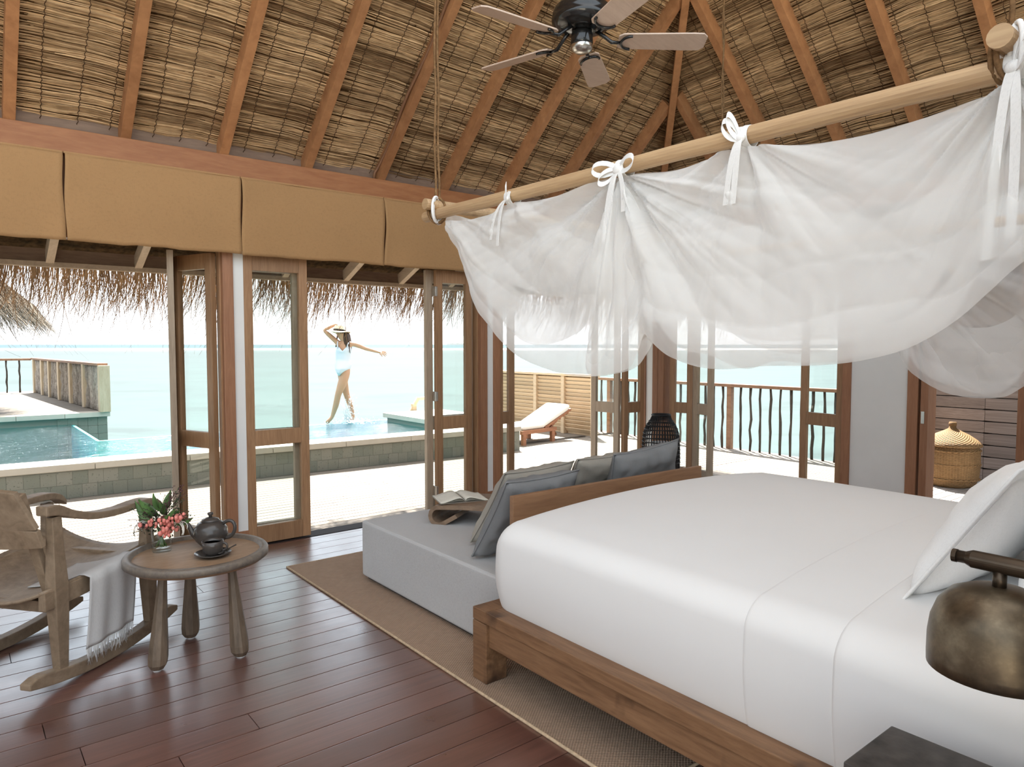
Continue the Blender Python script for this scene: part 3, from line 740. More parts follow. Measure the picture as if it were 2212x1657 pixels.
# ledge at the right end of the pool
lg = thing('pool_ledge', 'pale stone ledge jutting over the pool near the handrail', 'ledge', (6.0, 9.3, 0.2))
MB().minmax((5.50, 8.5, 0.325), (6.60, 10.22, 0.395)).build('slab', MT['stone'], lg, bevel=0.006, base=(6.0, 9.3, 0.2))
MB().minmax((5.56, 8.56, -1.0), (6.55, 10.18, 0.325)).build('support', MT['grout'], lg, base=(6.0, 9.3, 0.2))
hr = thing('stair_handrail', 'sloping timber handrail of the steps beyond the pool ledge', 'handrail', (6.05, 10.05, 0.1))
hb = Vector((6.05, 10.05, 0.1))
MB().bar((5.93, 10.36, 0.12), (6.22, 10.31, 0.60), 0.06, 0.05).build('rail', MT['louver'], hr, base=hb, bevel=0.004)
MB().bar((6.14, 10.32, -0.4), (6.14, 10.32, 0.50), 0.07, 0.07, (1, 0, 0)).build('post', MT['louver'], hr, base=hb, bevel=0.004)
MB().bar((6.22, 10.31, 0.58), (6.5, 10.28, 0.60), 0.06, 0.05).build('rail', MT['louver'], hr, base=hb, bevel=0.004)

# ---- pavilion platform at the left beyond the pool
PZD = 0.43
pv = tag(MB().prism([(-6, 12.95), (2.02, 12.95), (1.66, 19.6), (-6, 19.6)], PZD - 0.09, PZD - 0.004, 'z').build('pavilion_deck', MT['deck']), 'bleached pavilion platform beyond the pool', None, None, 'structure')
for k in range(10):
    MB().minmax((2.03 - (k + 1) * 0.62 + 0.004, 12.80, PZD - 0.075), (2.03 - k * 0.62, 13.1, PZD)).build('coping_stone', MT['stone'], pv, bevel=0.006)
MB().minmax((-6, 12.90, -2.2), (2.0, 13.05, PZD - 0.08)).build('foundation_wall', MT['grout'], pv)
for j in range(6):
    for k in range(5):
        piece('tile', MT['tile'], pv, (1.93 - k * 0.136, 12.893, PZD - 0.15 - j * 0.13), (0.133, 0.02, 0.127), bev=0.03)
MB().minmax((1.86, 13.05, -2.2), (1.98, 13.3, PZD - 0.08)).build('foundation_wall', MT['grout'], pv)
# ================================================================== OUTDOOR THINGS
def wobbly(p0, p1, r, seed, amp=0.008, n=7, side=6):
    rr = random.Random(seed); p0, p1 = Vector(p0), Vector(p1); pts, rs = [], []
    for i in range(n):
        t = i / (n - 1); a = amp * (0.3 if i in (0, n - 1) else 1)
        pts.append(p0.lerp(p1, t) + Vector((rr.uniform(-a, a), rr.uniform(-a, a), 0))); rs.append(r * rr.uniform(0.8, 1.25))
    return MB().tube(pts, rs, side)
def stick_railing(name, label, x, y0, y1, z0, h, sticks, posts, along='y', rz=None):
    b = Vector((x, y0, z0)) if along == 'y' else Vector((y0, x, z0))
    t = thing(name, label, 'railing', b)
    def P(s, z): return (x, s, z) if along == 'y' else (s, x, z)
    m = MB().bar(P(y0, z0 + h - 0.02), P(y1, z0 + h - 0.02), 0.12, 0.045); m.build('top_rail', MT['railwood'], t, base=b, bevel=0.005)
    for s in posts: MB().bar(P(s, z0), P(s, z0 + h - 0.04), 0.075, 0.075, (1, 0, 0)).build('post', MT['railwood'], t, base=b, bevel=0.004)
    for k, s in enumerate(sticks): wobbly(P(s, z0 + 0.0), P(s, z0 + h - 0.04), 0.019, k * 7 + int(x * 10), 0.010).build('baluster', MT['stick'], t, base=b, smooth=True)
    return t
sp = 0.157
stick_railing('stick_railing', 'dark stick railing with brown top rail along the side deck', 9.08, 3.5, 9.2, DZ, 0.965,
              [y for y in [3.62 + sp * k for k in range(36)] if min(abs(y - p) for p in (3.55, 6.16, 8.6)) > 0.06], (3.55, 6.16, 8.6))
# low railing at the back of the pavilion platform and the slatted stick fence along its side
stick_railing('stick_railing', 'thin dark stick railing at the back of the pavilion platform', 19.15, -4.5, 1.50, PZD, 0.755, [1.28 - 0.235 * k for k in range(20)], (-1.2,), along='x')
F0, F1 = Vector((1.945, 12.97, PZD)), Vector((1.57, 19.1, PZD)); FH = 0.735
fe = thing('stick_fence', 'pale-posted fence of bark sticks on the pavilion platform', 'fence', F0); fb = F0.copy(); FDIR = (F1 - F0).normalized()
def fence_at(u):
    t_ = math.tan(YAW + math.atan((u - CX) / FPX)); k = (t_ * F0.y - F0.x) / (FDIR.x - t_ * FDIR.y); return F0 + FDIR * k
MB().bar(F0 + Vector((0, 0, FH + 0.015)) - FDIR * 0.1, F1 + Vector((0, 0, FH + 0.015)), 0.15, 0.04).build('top_rail', MT['railwood'], fe, base=fb, bevel=0.004)
FP = [fence_at(u) for u in (223, 187, 158, 133, 112, 96, 79)]
for p in FP: MB().bar(p, p + Vector((0, 0, FH)), 0.15, 0.13, FDIR).build('post', MT['fencewood'], fe, base=fb, bevel=0.004)
for k, (a, b) in enumerate(zip(FP, FP[1:])):
    n = 9; L = (b - a).length - 0.16
    for j in range(n):
        p = a + FDIR * (0.08 + L * (j + 0.5) / n)
        wobbly(p + Vector((0, 0, 0.01)), p + Vector((0, 0, FH)), 0.052 * L / 0.95, 100 + k * 10 + j, 0.014, 8).build('stick', MT['bark'], fe, base=fb, smooth=True)
# thatched pavilion roof reaching in from the left
pr = thing('thatched_pavilion_roof', 'shaggy grey thatched roof edge over the pavilion platform', 'roof', (-1.35, 14.4, 0.43)); pb = Vector((-1.35, 14.4, 0.43))
MB().lathe([(2.5, 2.12), (1.6, 2.92), (0.9, 3.5), (0.02, 4.2), (0.0, 4.15), (0.9, 3.4), (2.45, 2.04)], 40, (-1.35, 14.4, 0.0)).build('cone', MT['thatchback'], pr, base=pb)
MB().tube([(-1.35, 14.4, 0.43), (-1.35, 14.4, 3.9)], 0.07, 10).build('post', MT['fencewood'], pr, base=pb)
def pav_path(t, r):
    a = -2.3 + 3.4 * t; h = r.random() ** 0.8
    d = Vector((math.cos(a), math.sin(a), 0)); R = 2.55 - 0.95 * h
    return Vector((-1.35, 14.4, 2.12 + 0.85 * h)) + d * (R + 0.03), d
fringe('roof_fringe', pav_path, 9000, 31, MT['greyfringe'], pr, pb, 0.30, 0.85, 0.45, 0.2, 2.2)

# louvred screen
lv = thing('louvred_screen', 'pale louvred timber screen behind the sun lounger', 'screen', (8.42, 8.3, DZ)); lb = Vector((8.42, 8.3, DZ))
LY = [8.33, 9.06, 9.80, 10.54, 11.2]
MB().minmax((8.36, 8.26, 0.955), (8.48, 11.25, 0.995)).build('top_rail', MT['louver'], lv, base=lb, bevel=0.004)
for y in LY: MB().minmax((8.37, y - 0.04, DZ), (8.47, y + 0.04, 0.955)).build('post', MT['louver'], lv, base=lb, bevel=0.005)
MB().minmax((8.47, 8.3, DZ), (8.48, 11.2, 0.955)).build('backing', MT['louver'], lv, base=lb)
for a, b in zip(LY, LY[1:]):
    for j in range(14):
        piece('louver', MT['louver'], lv, Vector((8.425, (a + b) / 2, 0.03 + j * 0.067)) - lb, (0.012, b - a - 0.08, 0.075), (0, math.radians(-32), 0))

# sun lounger
lo = thing('sun_lounger', 'teak sun lounger with raised back and cream cushion', 'lounger', (7.30, 8.62, DZ), math.radians(8))
lo.scale = (0.85, 0.85, 0.85)
z = 0.27
MB().minmax((-0.62, -0.33, z - 0.07), (0.35, -0.27, z)).build('side_rail', MT['lounger'], lo, bevel=0.005)
MB().minmax((-0.62, 0.27, z - 0.07), (0.35, 0.33, z)).build('side_rail', MT['lounger'], lo, bevel=0.005)
for lx in (-0.55, 0.25):
    for ly in (-0.3, 0.3): MB().minmax((lx - .04, ly - .03, 0), (lx + .04, ly + .03, z - 0.07)).build('leg', MT['lounger'], lo)
bk = (Vector((0.05, 0, z)), Vector((0.82, 0, z + 0.30)))
MB().bar(bk[0], bk[1], 0.60, 0.045).build('backrest', MT['lounger'], lo, bevel=0.005)
for k in range(6):
    q = bk[0].lerp(bk[1], 0.12 + 0.15 * k); MB().bar(q + Vector((0, -0.3, -0.03)), q + Vector((0, 0.3, -0.03)), 0.03, 0.03).build('slat', MT['lounger'], lo)
MB().bar((0.30, -0.2, z - 0.02), (0.62, -0.2, z + 0.20), 0.04, 0.03).build('strut', MT['lounger'], lo)
MB().bar((0.62, 0.2, z + 0.20), (0.95, 0.2, 0.02), 0.04, 0.03).build('strut', MT['lounger'], lo)
def lcush(u, v):
    s = -0.6 + 1.45 * u
    if s < 0.05: c = Vector((s, 0, z + 0.045))
    else: c = bk[0].lerp(bk[1], min(1.03, (s - 0.05) / 0.80)) + Vector((-0.02, 0, 0.06))
    a = 2 * PI * v; e = min(1, u / 0.04, (1 - u) / 0.05) ** 0.5
    return c + Vector((0, 0.30 * math.copysign(abs(math.cos(a)) ** 0.35, math.cos(a)) * (0.9 + .1 * e), (0.055 + 0.02 * max(0, s)) * math.copysign(abs(math.sin(a)) ** 0.6, math.sin(a)) * e))
MB().grid(40, 24, lcush).build('cushion', MT['lcush'], lo, smooth=True)

# white parasol far behind the second post
pa = thing('garden_parasol', 'pale open parasol faint behind the second white post', 'parasol', (14.2, 20.2, -1.0))
MB().lathe([(0.78, 2.53), (0.4, 2.72), (0.02, 2.86), (0.0, 2.82), (0.4, 2.68), (0.77, 2.50)], 8, (0, 0, 0)).build('canopy', MT['white'], pa)
MB().tube([(0, 0, -1.0), (0, 0, 2.8)], 0.03, 8).build('pole', MT['white'], pa)
for k in range(8):
    a = PI / 4 * k; MB().bar((0, 0, 2.4), (0.4 * math.cos(a), 0.4 * math.sin(a), 2.68), 0.015, 0.015).build('rib', MT['white'], pa)

# porch: weathered board wall and the wicker basket
bw = thing('porch_board_wall', 'weathered grey board wall behind the wicker basket', 'wall', (9.2, 2.3, DZ), kind='structure')
MB().minmax((0.03, -2.4, 0), (0.08, 1.22, 2.6)).build('frame', MT['subfloor'], bw)
rb_ = random.Random(4)
for j in range(19):
    yj = 0.44 if j % 1 == 0 else 0
    piece('board', MT['board'], bw, (0.015, (0.60 + 1.24) / 2, 0.07 + j * 0.135), (0.03, 0.636, 0.125), bev=0.03)
    piece('board', MT['board'], bw, (0.015, (-2.4 + 0.60) / 2, 0.07 + j * 0.135), (0.03, 2.996, 0.125), bev=0.03)
tag(MB().minmax((7.95, 0.4, 2.30), (9.5, 3.45, 2.38)).build('porch_roof', MT['eavewood']), 'timber roof over the porch', None, None, 'structure')
def mat_wicker():
    s = NT('wicker'); g = s.coords((1, 1, 1), rnd=False); sx = s.add('ShaderNodeSeparateXYZ'); s.link(g, sx.inputs[0])
    a = s.math('ARCTAN2', sx.outputs[1], sx.outputs[0])
    h = s.math('MULTIPLY', s.math('SINE', s.math('MULTIPLY', a, 30.0)), s.math('SINE', s.math('MULTIPLY', sx.outputs[2], 2 * PI / 0.016)))
    h2 = s.math('ADD', s.math('MULTIPLY', h, 0.5), 0.5)
    n = s.noise(g, 9, 4)
    c = s.ramp([(0.1, (0.13, 0.065, 0.027)), (0.75, (0.36, 0.215, 0.095))], s.math('ADD', s.math('MULTIPLY', h2, 0.6), s.math('MULTIPLY', n, 0.4)))
    s.set(c, 0.7, 0.3); s.bump(h2, 0.8, 0.012); return s.m
MT['wicker'] = mat_wicker()
wb = thing('wicker_basket', 'honey-coloured wicker basket with a conical lid on the porch', 'basket', (8.62, 3.02, DZ))
MB().lathe([(0.0, 0.0), (0.20, 0.0), (0.235, 0.03), (0.262, 0.12), (0.272, 0.24), (0.268, 0.36), (0.255, 0.46), (0.245, 0.455), (0.25, 0.2), (0.20, 0.03), (0, 0.03)], 40).build('body', MT['wicker'], wb, smooth=True)
ld = MB().lathe([(0.283, 0.445), (0.285, 0.465), (0.24, 0.51), (0.16, 0.565), (0.09, 0.60), (0.045, 0.625), (0.035, 0.64), (0.035, 0.66), (0.0, 0.66)], 40).build('lid', MT['wicker'], wb, smooth=True)
MB().lathe([(0.036, 0.655), (0.040, 0.68), (0.034, 0.70), (0, 0.70)], 16).build('knob', MT['wicker'], ld, smooth=True)
for zz in (0.09, 0.25, 0.40): MB().lathe([(0.262 + 0.008 * (zz > .2), zz - 0.012), (0.277 + 0.004 * (zz > .2), zz), (0.262 + 0.008 * (zz > .2), zz + 0.012)], 40).build('band', MT['wicker'], wb, smooth=True)

# ---- the woman at the pool edge (built upright in local axes: x to the picture's right, y away, z up)
PPOS = Vector((4.93, 10.47, 0.26)); K = 0.00735; U0, V0 = 735.0, 905.0
pe = thing('person', 'woman in a white swimsuit and straw hat stepping along the pool edge', 'person', PPOS, -YAW)
def J(u, v, d=0.0): return Vector(((u - U0) * K, d, (V0 - v) * K))
def skin_body(name, joints, edges, mat, parent, root, sub=2):
    me = bpy.data.meshes.new(name); names = list(joints)
    me.from_pydata([tuple(joints[n][0]) for n in names], [(names.index(a), names.index(b)) for a, b in edges], [])
    o = newobj(name, me, parent); m = o.modifiers.new('skin', 'SKIN'); m.use_smooth_shade = True; m.branch_smoothing = 0.6
    for i, n in enumerate(names):
        r = joints[n][1]; me.skin_vertices[0].data[i].radius = r if isinstance(r, tuple) else (r, r)
        me.skin_vertices[0].data[i].use_root = (n == root)
    s = o.modifiers.new('sub', 'SUBSURF'); s.levels = sub; s.render_levels = sub
    me.materials.append(mat); return o
jt = {
    'pelvis': (J(738, 790, 0), (0.125, 0.095)), 'waist': (J(735.5, 770, 0), (0.098, 0.075)), 'rib': (J(737, 755, 0), (0.112, 0.085)), 'chest': (J(739, 742, 0), (0.118, 0.085)),
    'neck0': (J(738, 730, 0), (0.05, 0.05)), 'neck': (J(735, 724, -0.01), 0.042), 'skull0': (J(733, 717, -0.02), (0.062, 0.072)), 'skull': (J(732, 708, -0.02), (0.066, 0.082)),
    'shA': (J(724.5, 732, 0.0), 0.048), 'elA': (J(697, 706, -0.05), 0.032), 'wrA': (J(719, 695, -0.02), 0.022), 'haA': (J(725, 693, -0.02), (0.028, 0.014)),
    'shB': (J(754.5, 732.5, 0.0), 0.048), 'elB': (J(783, 745, 0.03), 0.034), 'wrB': (J(809, 752, 0.02), 0.022), 'haB': (J(818, 754.5, 0.02), (0.030, 0.015)),
    'hipF': (J(745, 796, -0.05), 0.098), 'midF': (J(737.5, 818, -0.09), 0.080), 'knF': (J(728.5, 843, -0.12), 0.052), 'caF': (J(723, 866, -0.10), 0.050), 'anF': (J(713.5, 893, -0.08), 0.029), 'baF': (J(706, 902, -0.10), (0.035, 0.02)), 'toF': (J(701, 905, -0.11), (0.028, 0.013)),
    'hipB': (J(731, 797, 0.06), 0.088), 'midB': (J(734, 820, 0.09), 0.072), 'knB': (J(739, 847, 0.12), 0.050), 'caB': (J(744.5, 866, 0.16), 0.048), 'anB': (J(750, 890, 0.19), 0.029), 'heB': (J(751, 900, 0.17), (0.032, 0.026)), 'toB': (J(744, 905, 0.12), (0.032, 0.014)),
}
ed = [('pelvis', 'waist'), ('waist', 'rib'), ('rib', 'chest'), ('chest', 'neck0'), ('neck0', 'neck'), ('neck', 'skull0'), ('skull0', 'skull'), ('chest', 'shA'), ('shA', 'elA'), ('elA', 'wrA'), ('wrA', 'haA'),
      ('chest', 'shB'), ('shB', 'elB'), ('elB', 'wrB'), ('wrB', 'haB'), ('pelvis', 'hipF'), ('hipF', 'midF'), ('midF', 'knF'), ('knF', 'caF'), ('caF', 'anF'), ('anF', 'baF'), ('baF', 'toF'),
      ('pelvis', 'hipB'), ('hipB', 'midB'), ('midB', 'knB'), ('knB', 'caB'), ('caB', 'anB'), ('anB', 'heB'), ('heB', 'toB')]
skin_body('body', jt, ed, MT['skin'], pe, 'pelvis')
def fingers(base, dirv, spread, L, name):
    for k in range(5):
        a = (k - 2) * 0.22
        d = (dirv * math.cos(a) + spread * math.sin(a)).normalized(); ln = L * (0.62 if k == 0 else (0.9, 1.0, 0.95, 0.75)[k - 1])
        st = base + spread * ((k - 2) * 0.011) - (dirv * 0.02 if k == 0 else Vector())
        MB().tube([st, st + d * ln * .5, st + d * ln * .8 + Vector((0, 0, -0.006)), st + d * ln + Vector((0, 0, -0.014))], [0.009, 0.0085, 0.0075, 0.004], 6).build(name, MT['skin'], pe, smooth=True)
fingers(J(819, 754.7, 0.02), Vector((0.93, 0, -0.28)).normalized(), Vector((0.25, 0.5, 0.8)).normalized(), 0.085, 'finger')
fingers(J(726, 693.2, -0.03), Vector((0.95, -0.1, -0.15)).normalized(), Vector((0.1, 1, 0.1)).normalized(), 0.08, 'finger')
# nose and ears on the face that looks down to the water
MB().sphere(J(726.8, 714, -0.095), 0.014, 6, 5, (0.8, 1.4, 1.0)).build('nose', MT['skin'], pe, smooth=True)
MB().sphere(J(739.5, 712, -0.01), 0.018, 6, 5, (0.5, 0.8, 1.3)).build('ear', MT['skin'], pe, smooth=True)
MB().tube([J(725.6, 718, -0.082), J(728, 718.7, -0.092), J(730.5, 718.2, -0.088)], 0.005, 5).build('mouth', plain('lips', (0.35, 0.10, 0.08), 0.5), pe, smooth=True)
# one-piece swimsuit: rings round the torso, high cut at the hips
ring = [(731, 803.5, 0.030, 0.10, -0.02), (732.5, 797, 0.062, 0.155, -0.03), (736, 789, 0.112, 0.168, -0.025), (737, 780, 0.128, 0.135, -0.01), (736, 770, 0.114, 0.092, 0), (736.5, 758, 0.116, 0.094, 0), (738, 748, 0.124, 0.104, -0.006), (738.5, 741, 0.110, 0.098, -0.004)]
def suit(u, v):
    x = v * (len(ring) - 1); i = min(len(ring) - 2, int(x)); t = x - i
    a_, b_ = ring[i], ring[i + 1]; c = [p + (q - p) * t for p, q in zip(a_, b_)]
    an = 2 * PI * u; dip = 0.05 * max(0, v - 0.75) / 0.25 * max(0, -math.sin(an)) ** 2 * max(0, 1 - abs(math.cos(an)) * 1.6)
    return J(c[0], c[1], c[4]) + Vector((c[2] * math.cos(an), c[3] * math.sin(an), -dip * 1.4 + 0.03 * max(0, 0.35 - v) * abs(math.cos(an))))
MB().grid(28, 28, suit).build('swimsuit', MT['suit'], pe, smooth=True, solid=0.004)
for s0, s1 in (((728, 743), (726.5, 730)), ((748, 743), (751, 731))):
    MB().tube([J(*s0, -0.095), J((s0[0] + s1[0]) / 2, 736, -0.085), J(*s1, -0.04), J(s1[0], s1[1] + 1, 0.03), J(s0[0], s0[1], 0.085)], 0.009, 6).build('strap', MT['suit'], pe, smooth=True)
rh = random.Random(8)
hm = MB()
for k in range(34):
    u = rh.uniform(735, 745); d = rh.uniform(-0.05, 0.085); e = rh.uniform(742, 756)
    hm.tube([J(u - 1, 710, d * 0.8), J(u + 3.0, 717, d + 0.01), J(u + 4.5 + rh.uniform(-1, 3), 730, d), J(u + 6 + rh.uniform(-2, 4), e, d - 0.02)], [0.02, 0.022, 0.016, 0.003], 5)
for k in range(6):
    hm.tube([J(727, 711, rh.uniform(-.03, .05)), J(723, 722, 0.03), J(720.5 + rh.uniform(-1.5, 1), 742, 0.02)], [0.014, 0.012, 0.003], 5)
hm.sphere(J(733.8, 711, 0.005), 0.078, 12, 8, (0.95, 1.05, 0.9)); hm.build('hair', MT['hair'], pe, smooth=True)
ht = thing('straw_hat', 'straw sun hat with black band on the woman at the pool', 'hat', PPOS + Matrix.Rotation(-YAW, 3, 'Z') @ J(729, 708, -0.01), -YAW)
hat = ht; ht.rotation_euler = (math.radians(-6), math.radians(5), -YAW)
def brim(u, v):
    a = 2 * PI * u; r = 0.088 + 0.085 * v; return Vector((r * 1.02 * math.cos(a), r * math.sin(a), -0.005 - 0.012 * v * v + 0.02 * v * math.cos(2 * a)))
MB().grid(32, 5, brim).build('brim', MT['straw'], ht, smooth=True, solid=0.005)
MB().lathe([(0.092, -0.008), (0.09, 0.03), (0.082, 0.075), (0.068, 0.098), (0.03, 0.092), (0.0, 0.084)], 28).build('crown', MT['straw'], ht, smooth=True)
MB().lathe([(0.0945, 0.0), (0.0925, 0.028)], 28).build('band', MT['band'], ht, smooth=True, solid=0.003)
# splash kicked up round the feet
def mat_splash():
    s = NT('splash_water'); s.n.remove(s.b); a = s.add('ShaderNodeBsdfTransparent'); g = s.add('ShaderNodeBsdfDiffuse'); g.inputs[0].default_value = (0.85, 0.88, 0.9, 1)
    m = s.add('ShaderNodeMixShader'); m.inputs[0].default_value = 0.6; s.link(a.outputs[0], m.inputs[1]); s.link(g.outputs[0], m.inputs[2]); s.link(m.outputs[0], s.out.inputs[0]); return s.m
sp_ = MB(); rs = random.Random(12)
for k in range(420):
    t = rs.random()
    if t < 0.62: u = rs.gauss(757, 24); zz = abs(rs.gauss(0, 0.022)) + 0.004; d = rs.gauss(-0.05, 0.16)
    else: u = rs.gauss(747, 6); zz = rs.random() ** 1.6 * 0.42; d = rs.gauss(0.1, 0.07)
    c = J(u, 905, d); c.z = zz; r = rs.uniform(0.003, 0.010)
    sp_.sphere(c, r, 5, 4, (1.4, 1.2, 1))
for k in range(16):
    p = J(rs.uniform(735, 746), 905, 0.1); p.z = 0.02
    sp_.tube([p, p + Vector((rs.uniform(-.05, .03), 0, 0.16)), p + Vector((rs.uniform(-.1, .05), 0, rs.uniform(0.2, 0.42)))], [0.010, 0.005, 0.001], 5)
spo = sp_.build('splash', mat_splash(), None, smooth=True, loc=PPOS, rot=(0, 0, -YAW)); tag(spo, 'white water splash around the feet of the stepping woman', 'splash', None, 'stuff')
# ================================================================== CANVAS BLINDS over the ocean doors
seams = [-1.7, -0.55, 0.605, 1.668, 2.80, 3.935, 5.06, 6.16]
lab = {0: 'tan canvas blind panel above the doors outside the frame', 1: 'tan canvas blind panel cut by the picture edge', 2: 'tan canvas blind panel above the rocking chair and flowers', 3: 'tan canvas blind panel above the first shut door leaf',
       4: 'tan canvas blind panel left of the bed net and pole end', 5: 'tan canvas blind panel mostly behind the bed net', 6: 'tan canvas blind panel nearest the room corner'}
for k, (a, b) in enumerate(zip(seams, seams[1:])):
    if k == 0: continue
    t = thing('canvas_blind', lab[k], 'blind', ((a + b) / 2, YA - 0.085, 2.15), group='canvas blinds over the ocean doors')
    w = b - a - 0.008
    def cb(u, v, a=a, w=w, k=k):
        x = (u - 0.5) * w; edge = math.exp(-min(u, 1 - u) * w / 0.05)
        y = -0.018 * math.sin(v * PI) + 0.006 * nz(u * 4, v * 3, k) - 0.010 * edge * (v < 0.97) * (0.5 + 0.5 * v)
        sag = 0.010 * nz(u * 3.3, 0.2, k * 2.1) * (1 - v) + 0.004 * nz(u * 12, 1.0, k)
        return Vector((x + 0.006 * math.sin(v * 6 + k) * edge, y, -0.012 + sag + v * 0.540))
    m = MB().grid(44, 22, cb); m.build('panel', MT['canvas'], t, smooth=True, solid=0.003)
    MB().minmax((-w / 2, -0.004, 0.520), (w / 2, 0.008, 0.532)).build('header_tape', MT['canvas'], t)

# ================================================================== CEILING FAN
FC = CAMPOS + ray(1257, 88) * 3.9
fan = thing('ceiling_fan', 'black ceiling fan with five pale wooden blades', 'fan', FC)
FO = (0, 0, 0.048)
MB().lathe([(0.0, 0.165), (0.06, 0.165), (0.125, 0.15), (0.158, 0.115), (0.165, 0.085), (0.162, 0.07), (0.168, 0.064), (0.165, 0.045), (0.14, 0.02), (0.10, 0.004), (0.05, 0.0), (0, 0)], 40, FO).build('motor_housing', MT['black'], fan, smooth=True)
MB().lathe([(0.05, 0.01), (0.058, -0.01), (0.062, -0.065), (0.056, -0.075), (0, -0.075)], 28, FO).build('switch_housing', MT['black'], fan, smooth=True)
MB().lathe([(0.058, -0.068), (0.063, -0.078), (0.058, -0.098), (0.035, -0.112), (0.0, -0.114)], 28, FO).build('cap', MT['chrome'], fan, smooth=True)
MB().tube([(0, 0, 0.2), (0, 0, za(FC.y) - FC.z + 0.1)], 0.014, 10).build('down_rod', MT['black'], fan)
FANG = [176, 104, 36, -37.5, -107]
for k, an in enumerate(FANG):
    a = math.radians(an)
    bp = newobj('blade', None, fan, (0, 0, -0.004), (0, 0, a)); bpy.data.objects.remove(bp)
    R3 = Matrix.Rotation(a, 4, 'Z') @ Matrix.Rotation(math.radians(-13), 4, 'X')
    out = [(0.20, -0.045), (0.225, -0.062), (0.60, -0.072), (0.66, -0.070), (0.685, -0.045), (0.685, 0.045), (0.66, 0.070), (0.60, 0.072), (0.225, 0.062), (0.20, 0.045)]
    mb = MB().prism(out, -0.004, 0.004, 'z'); mb.v = [R3 @ Vector(p) for p in mb.v]
    bl = mb.build('blade', MT['bladewood'], fan, bevel=0.0015)
    ir = MB()
    arc = [Vector((0.215 + 0.055 * (1 - math.cos(t)), 0.055 * math.sin(t) * 1.0, -0.011)) for t in [(-1.6 + 3.2 * i / 12) for i in range(13)]]
    ir.tube(arc, 0.0075, 6); ir.tube([(0.075, 0, 0.062), (0.12, 0.0, 0.03), (0.165, 0, -0.008), (0.217, 0, -0.011)], [0.011, 0.010, 0.011, 0.008], 6)
    ir.v = [R3 @ Vector(p) for p in ir.v]
    ir.build('blade_iron', MT['black'], bl, smooth=True)

# ================================================================== BED
BX0, BX1, BY0, BY1 = 1.80, 4.00, 0.05, 2.53
bed = thing('bed', 'low teak platform bed frame with dark grain', 'bed', (2.9, 1.3, 0)); bb = Vector((2.9, 1.3, 0))
def bx(name, a, b, mat, par, base, bevel=0.004): return MB().minmax(a, b).build(name, mat, par, bevel=bevel, base=base)
RZ = 0.335
for sx in (0, 1):
    x0 = BX0 if sx == 0 else BX1 - 0.10
    xo = BX0 + 0.015 if sx == 0 else BX1 - 0.045
    bx('side_rail', (xo, BY0, 0.175), (xo + 0.03, BY1 - 0.10, RZ - 0.055), MT['bedwood'], bed, bb)
    bx('side_board', (x0, BY0, RZ - 0.055), (x0 + 0.12, BY1 - 0.10, RZ), MT['bedwood'], bed, bb)
    for yy in (BY0 + 0.02, BY1 - 0.10):
        bx('leg', (x0, yy, 0.012), (x0 + 0.115, yy + 0.10, RZ - 0.058), MT['bedwood'], bed, bb)
bx('foot_board', (BX0, BY1 - 0.10, RZ - 0.055), (BX1, BY1, RZ), MT['bedwood'], bed, bb)
bx('foot_rail', (BX0 + 0.12, BY1 - 0.07, 0.175), (BX1 - 0.12, BY1 - 0.04, RZ - 0.055), MT['bedwood'], bed, bb)
bx('platform', (BX0 + 0.12, BY0, 0.24), (BX1 - 0.12, BY1 - 0.1, RZ - 0.03), MT['stonebase'], bed, bb)
bx('plinth', (BX0 + 0.42, BY0 + 0.2, 0.012), (BX1 - 0.42, BY1 - 0.42, 0.24), MT['stonebase'], bed, bb)

MX0, MX1, MY0, MY1, MZ0 = 1.852, 3.955, 0.06, 2.475, RZ
def mattop(x, y):
    fx = (x - MX0) / (MX1 - MX0); fy = (MY1 - y) / (MY1 - MY0)
    return 0.70 + 0.085 * (max(0, math.sin(PI * min(1, max(0, fx)))) ** 0.6) * min(1, 0.75 + fy / 0.8)
def bed_section(y, y1, off):
    x0, x1, zb_, R = MX0, MX1, MZ0, 0.10
    fy = min(1.0, (y1 - y) / R) if y1 - y < R else 1.0
    dz = R * (1 - math.sqrt(max(0, 1 - (1 - fy) ** 2))) * 0.9
    zs = mattop(x0 + R * 1.3, y) - dz - R * 0.95          # where the wall starts to roll over
    pts = [(x0 + 0.030 - off, zb_)]
    for k in range(6): pts.append((x0 + 0.022 * (1 - k / 6) - off - 0.012 * math.sin(PI * k / 6), zb_ + 0.02 + (zs - zb_ - 0.02) * k / 6))
    for k in range(9):
        a = PI / 2 * k / 8; pts.append((x0 + R * 1.3 * (1 - math.cos(a)) - off * math.cos(a), zs + R * 0.95 * math.sin(a) + off * math.sin(a)))
    for k in range(1, 24):
        x = x0 + R * 1.3 + (x1 - x0 - 2.6 * R) * k / 24; pts.append((x, mattop(x, y) - dz + off))
    return pts + [(x0 + x1 - x, z) for x, z in pts[15::-1]]
def bed_skin(ys, y1, offf, skew=0.0, wob=0.0):
    S = [bed_section(y, y1, offf(y)) for y in ys]; m = len(S[0]); vs = []
    for y, sct in zip(ys, S):
        ce_ = (1 - min(1, (y1 - y) / 0.10)) ** 2
        for x, z in sct:
            vs.append((x + (0.5 * (MX0 + MX1) - x) * 0.035 * ce_, y + skew * (x - MX0) + wob * nz(x * 1.5, y1 * 9), z))
    mb = MB(); mb.add(vs, [(i * m + k, i * m + k + 1, (i + 1) * m + k + 1, (i + 1) * m + k) for i in range(len(ys) - 1) for k in range(m - 1)])
    return mb, m
ma = thing('mattress', 'thick mattress tightly wrapped in a smooth white sheet', 'mattress', (2.9, 1.25, RZ)); mbse = Vector((2.9, 1.25, RZ))
ys = [MY0 + (MY1 - 0.10 - MY0) * i / 46 for i in range(46)] + [MY1 - 0.10 + 0.10 * math.sin(PI / 2 * i / 8) for i in range(9)]
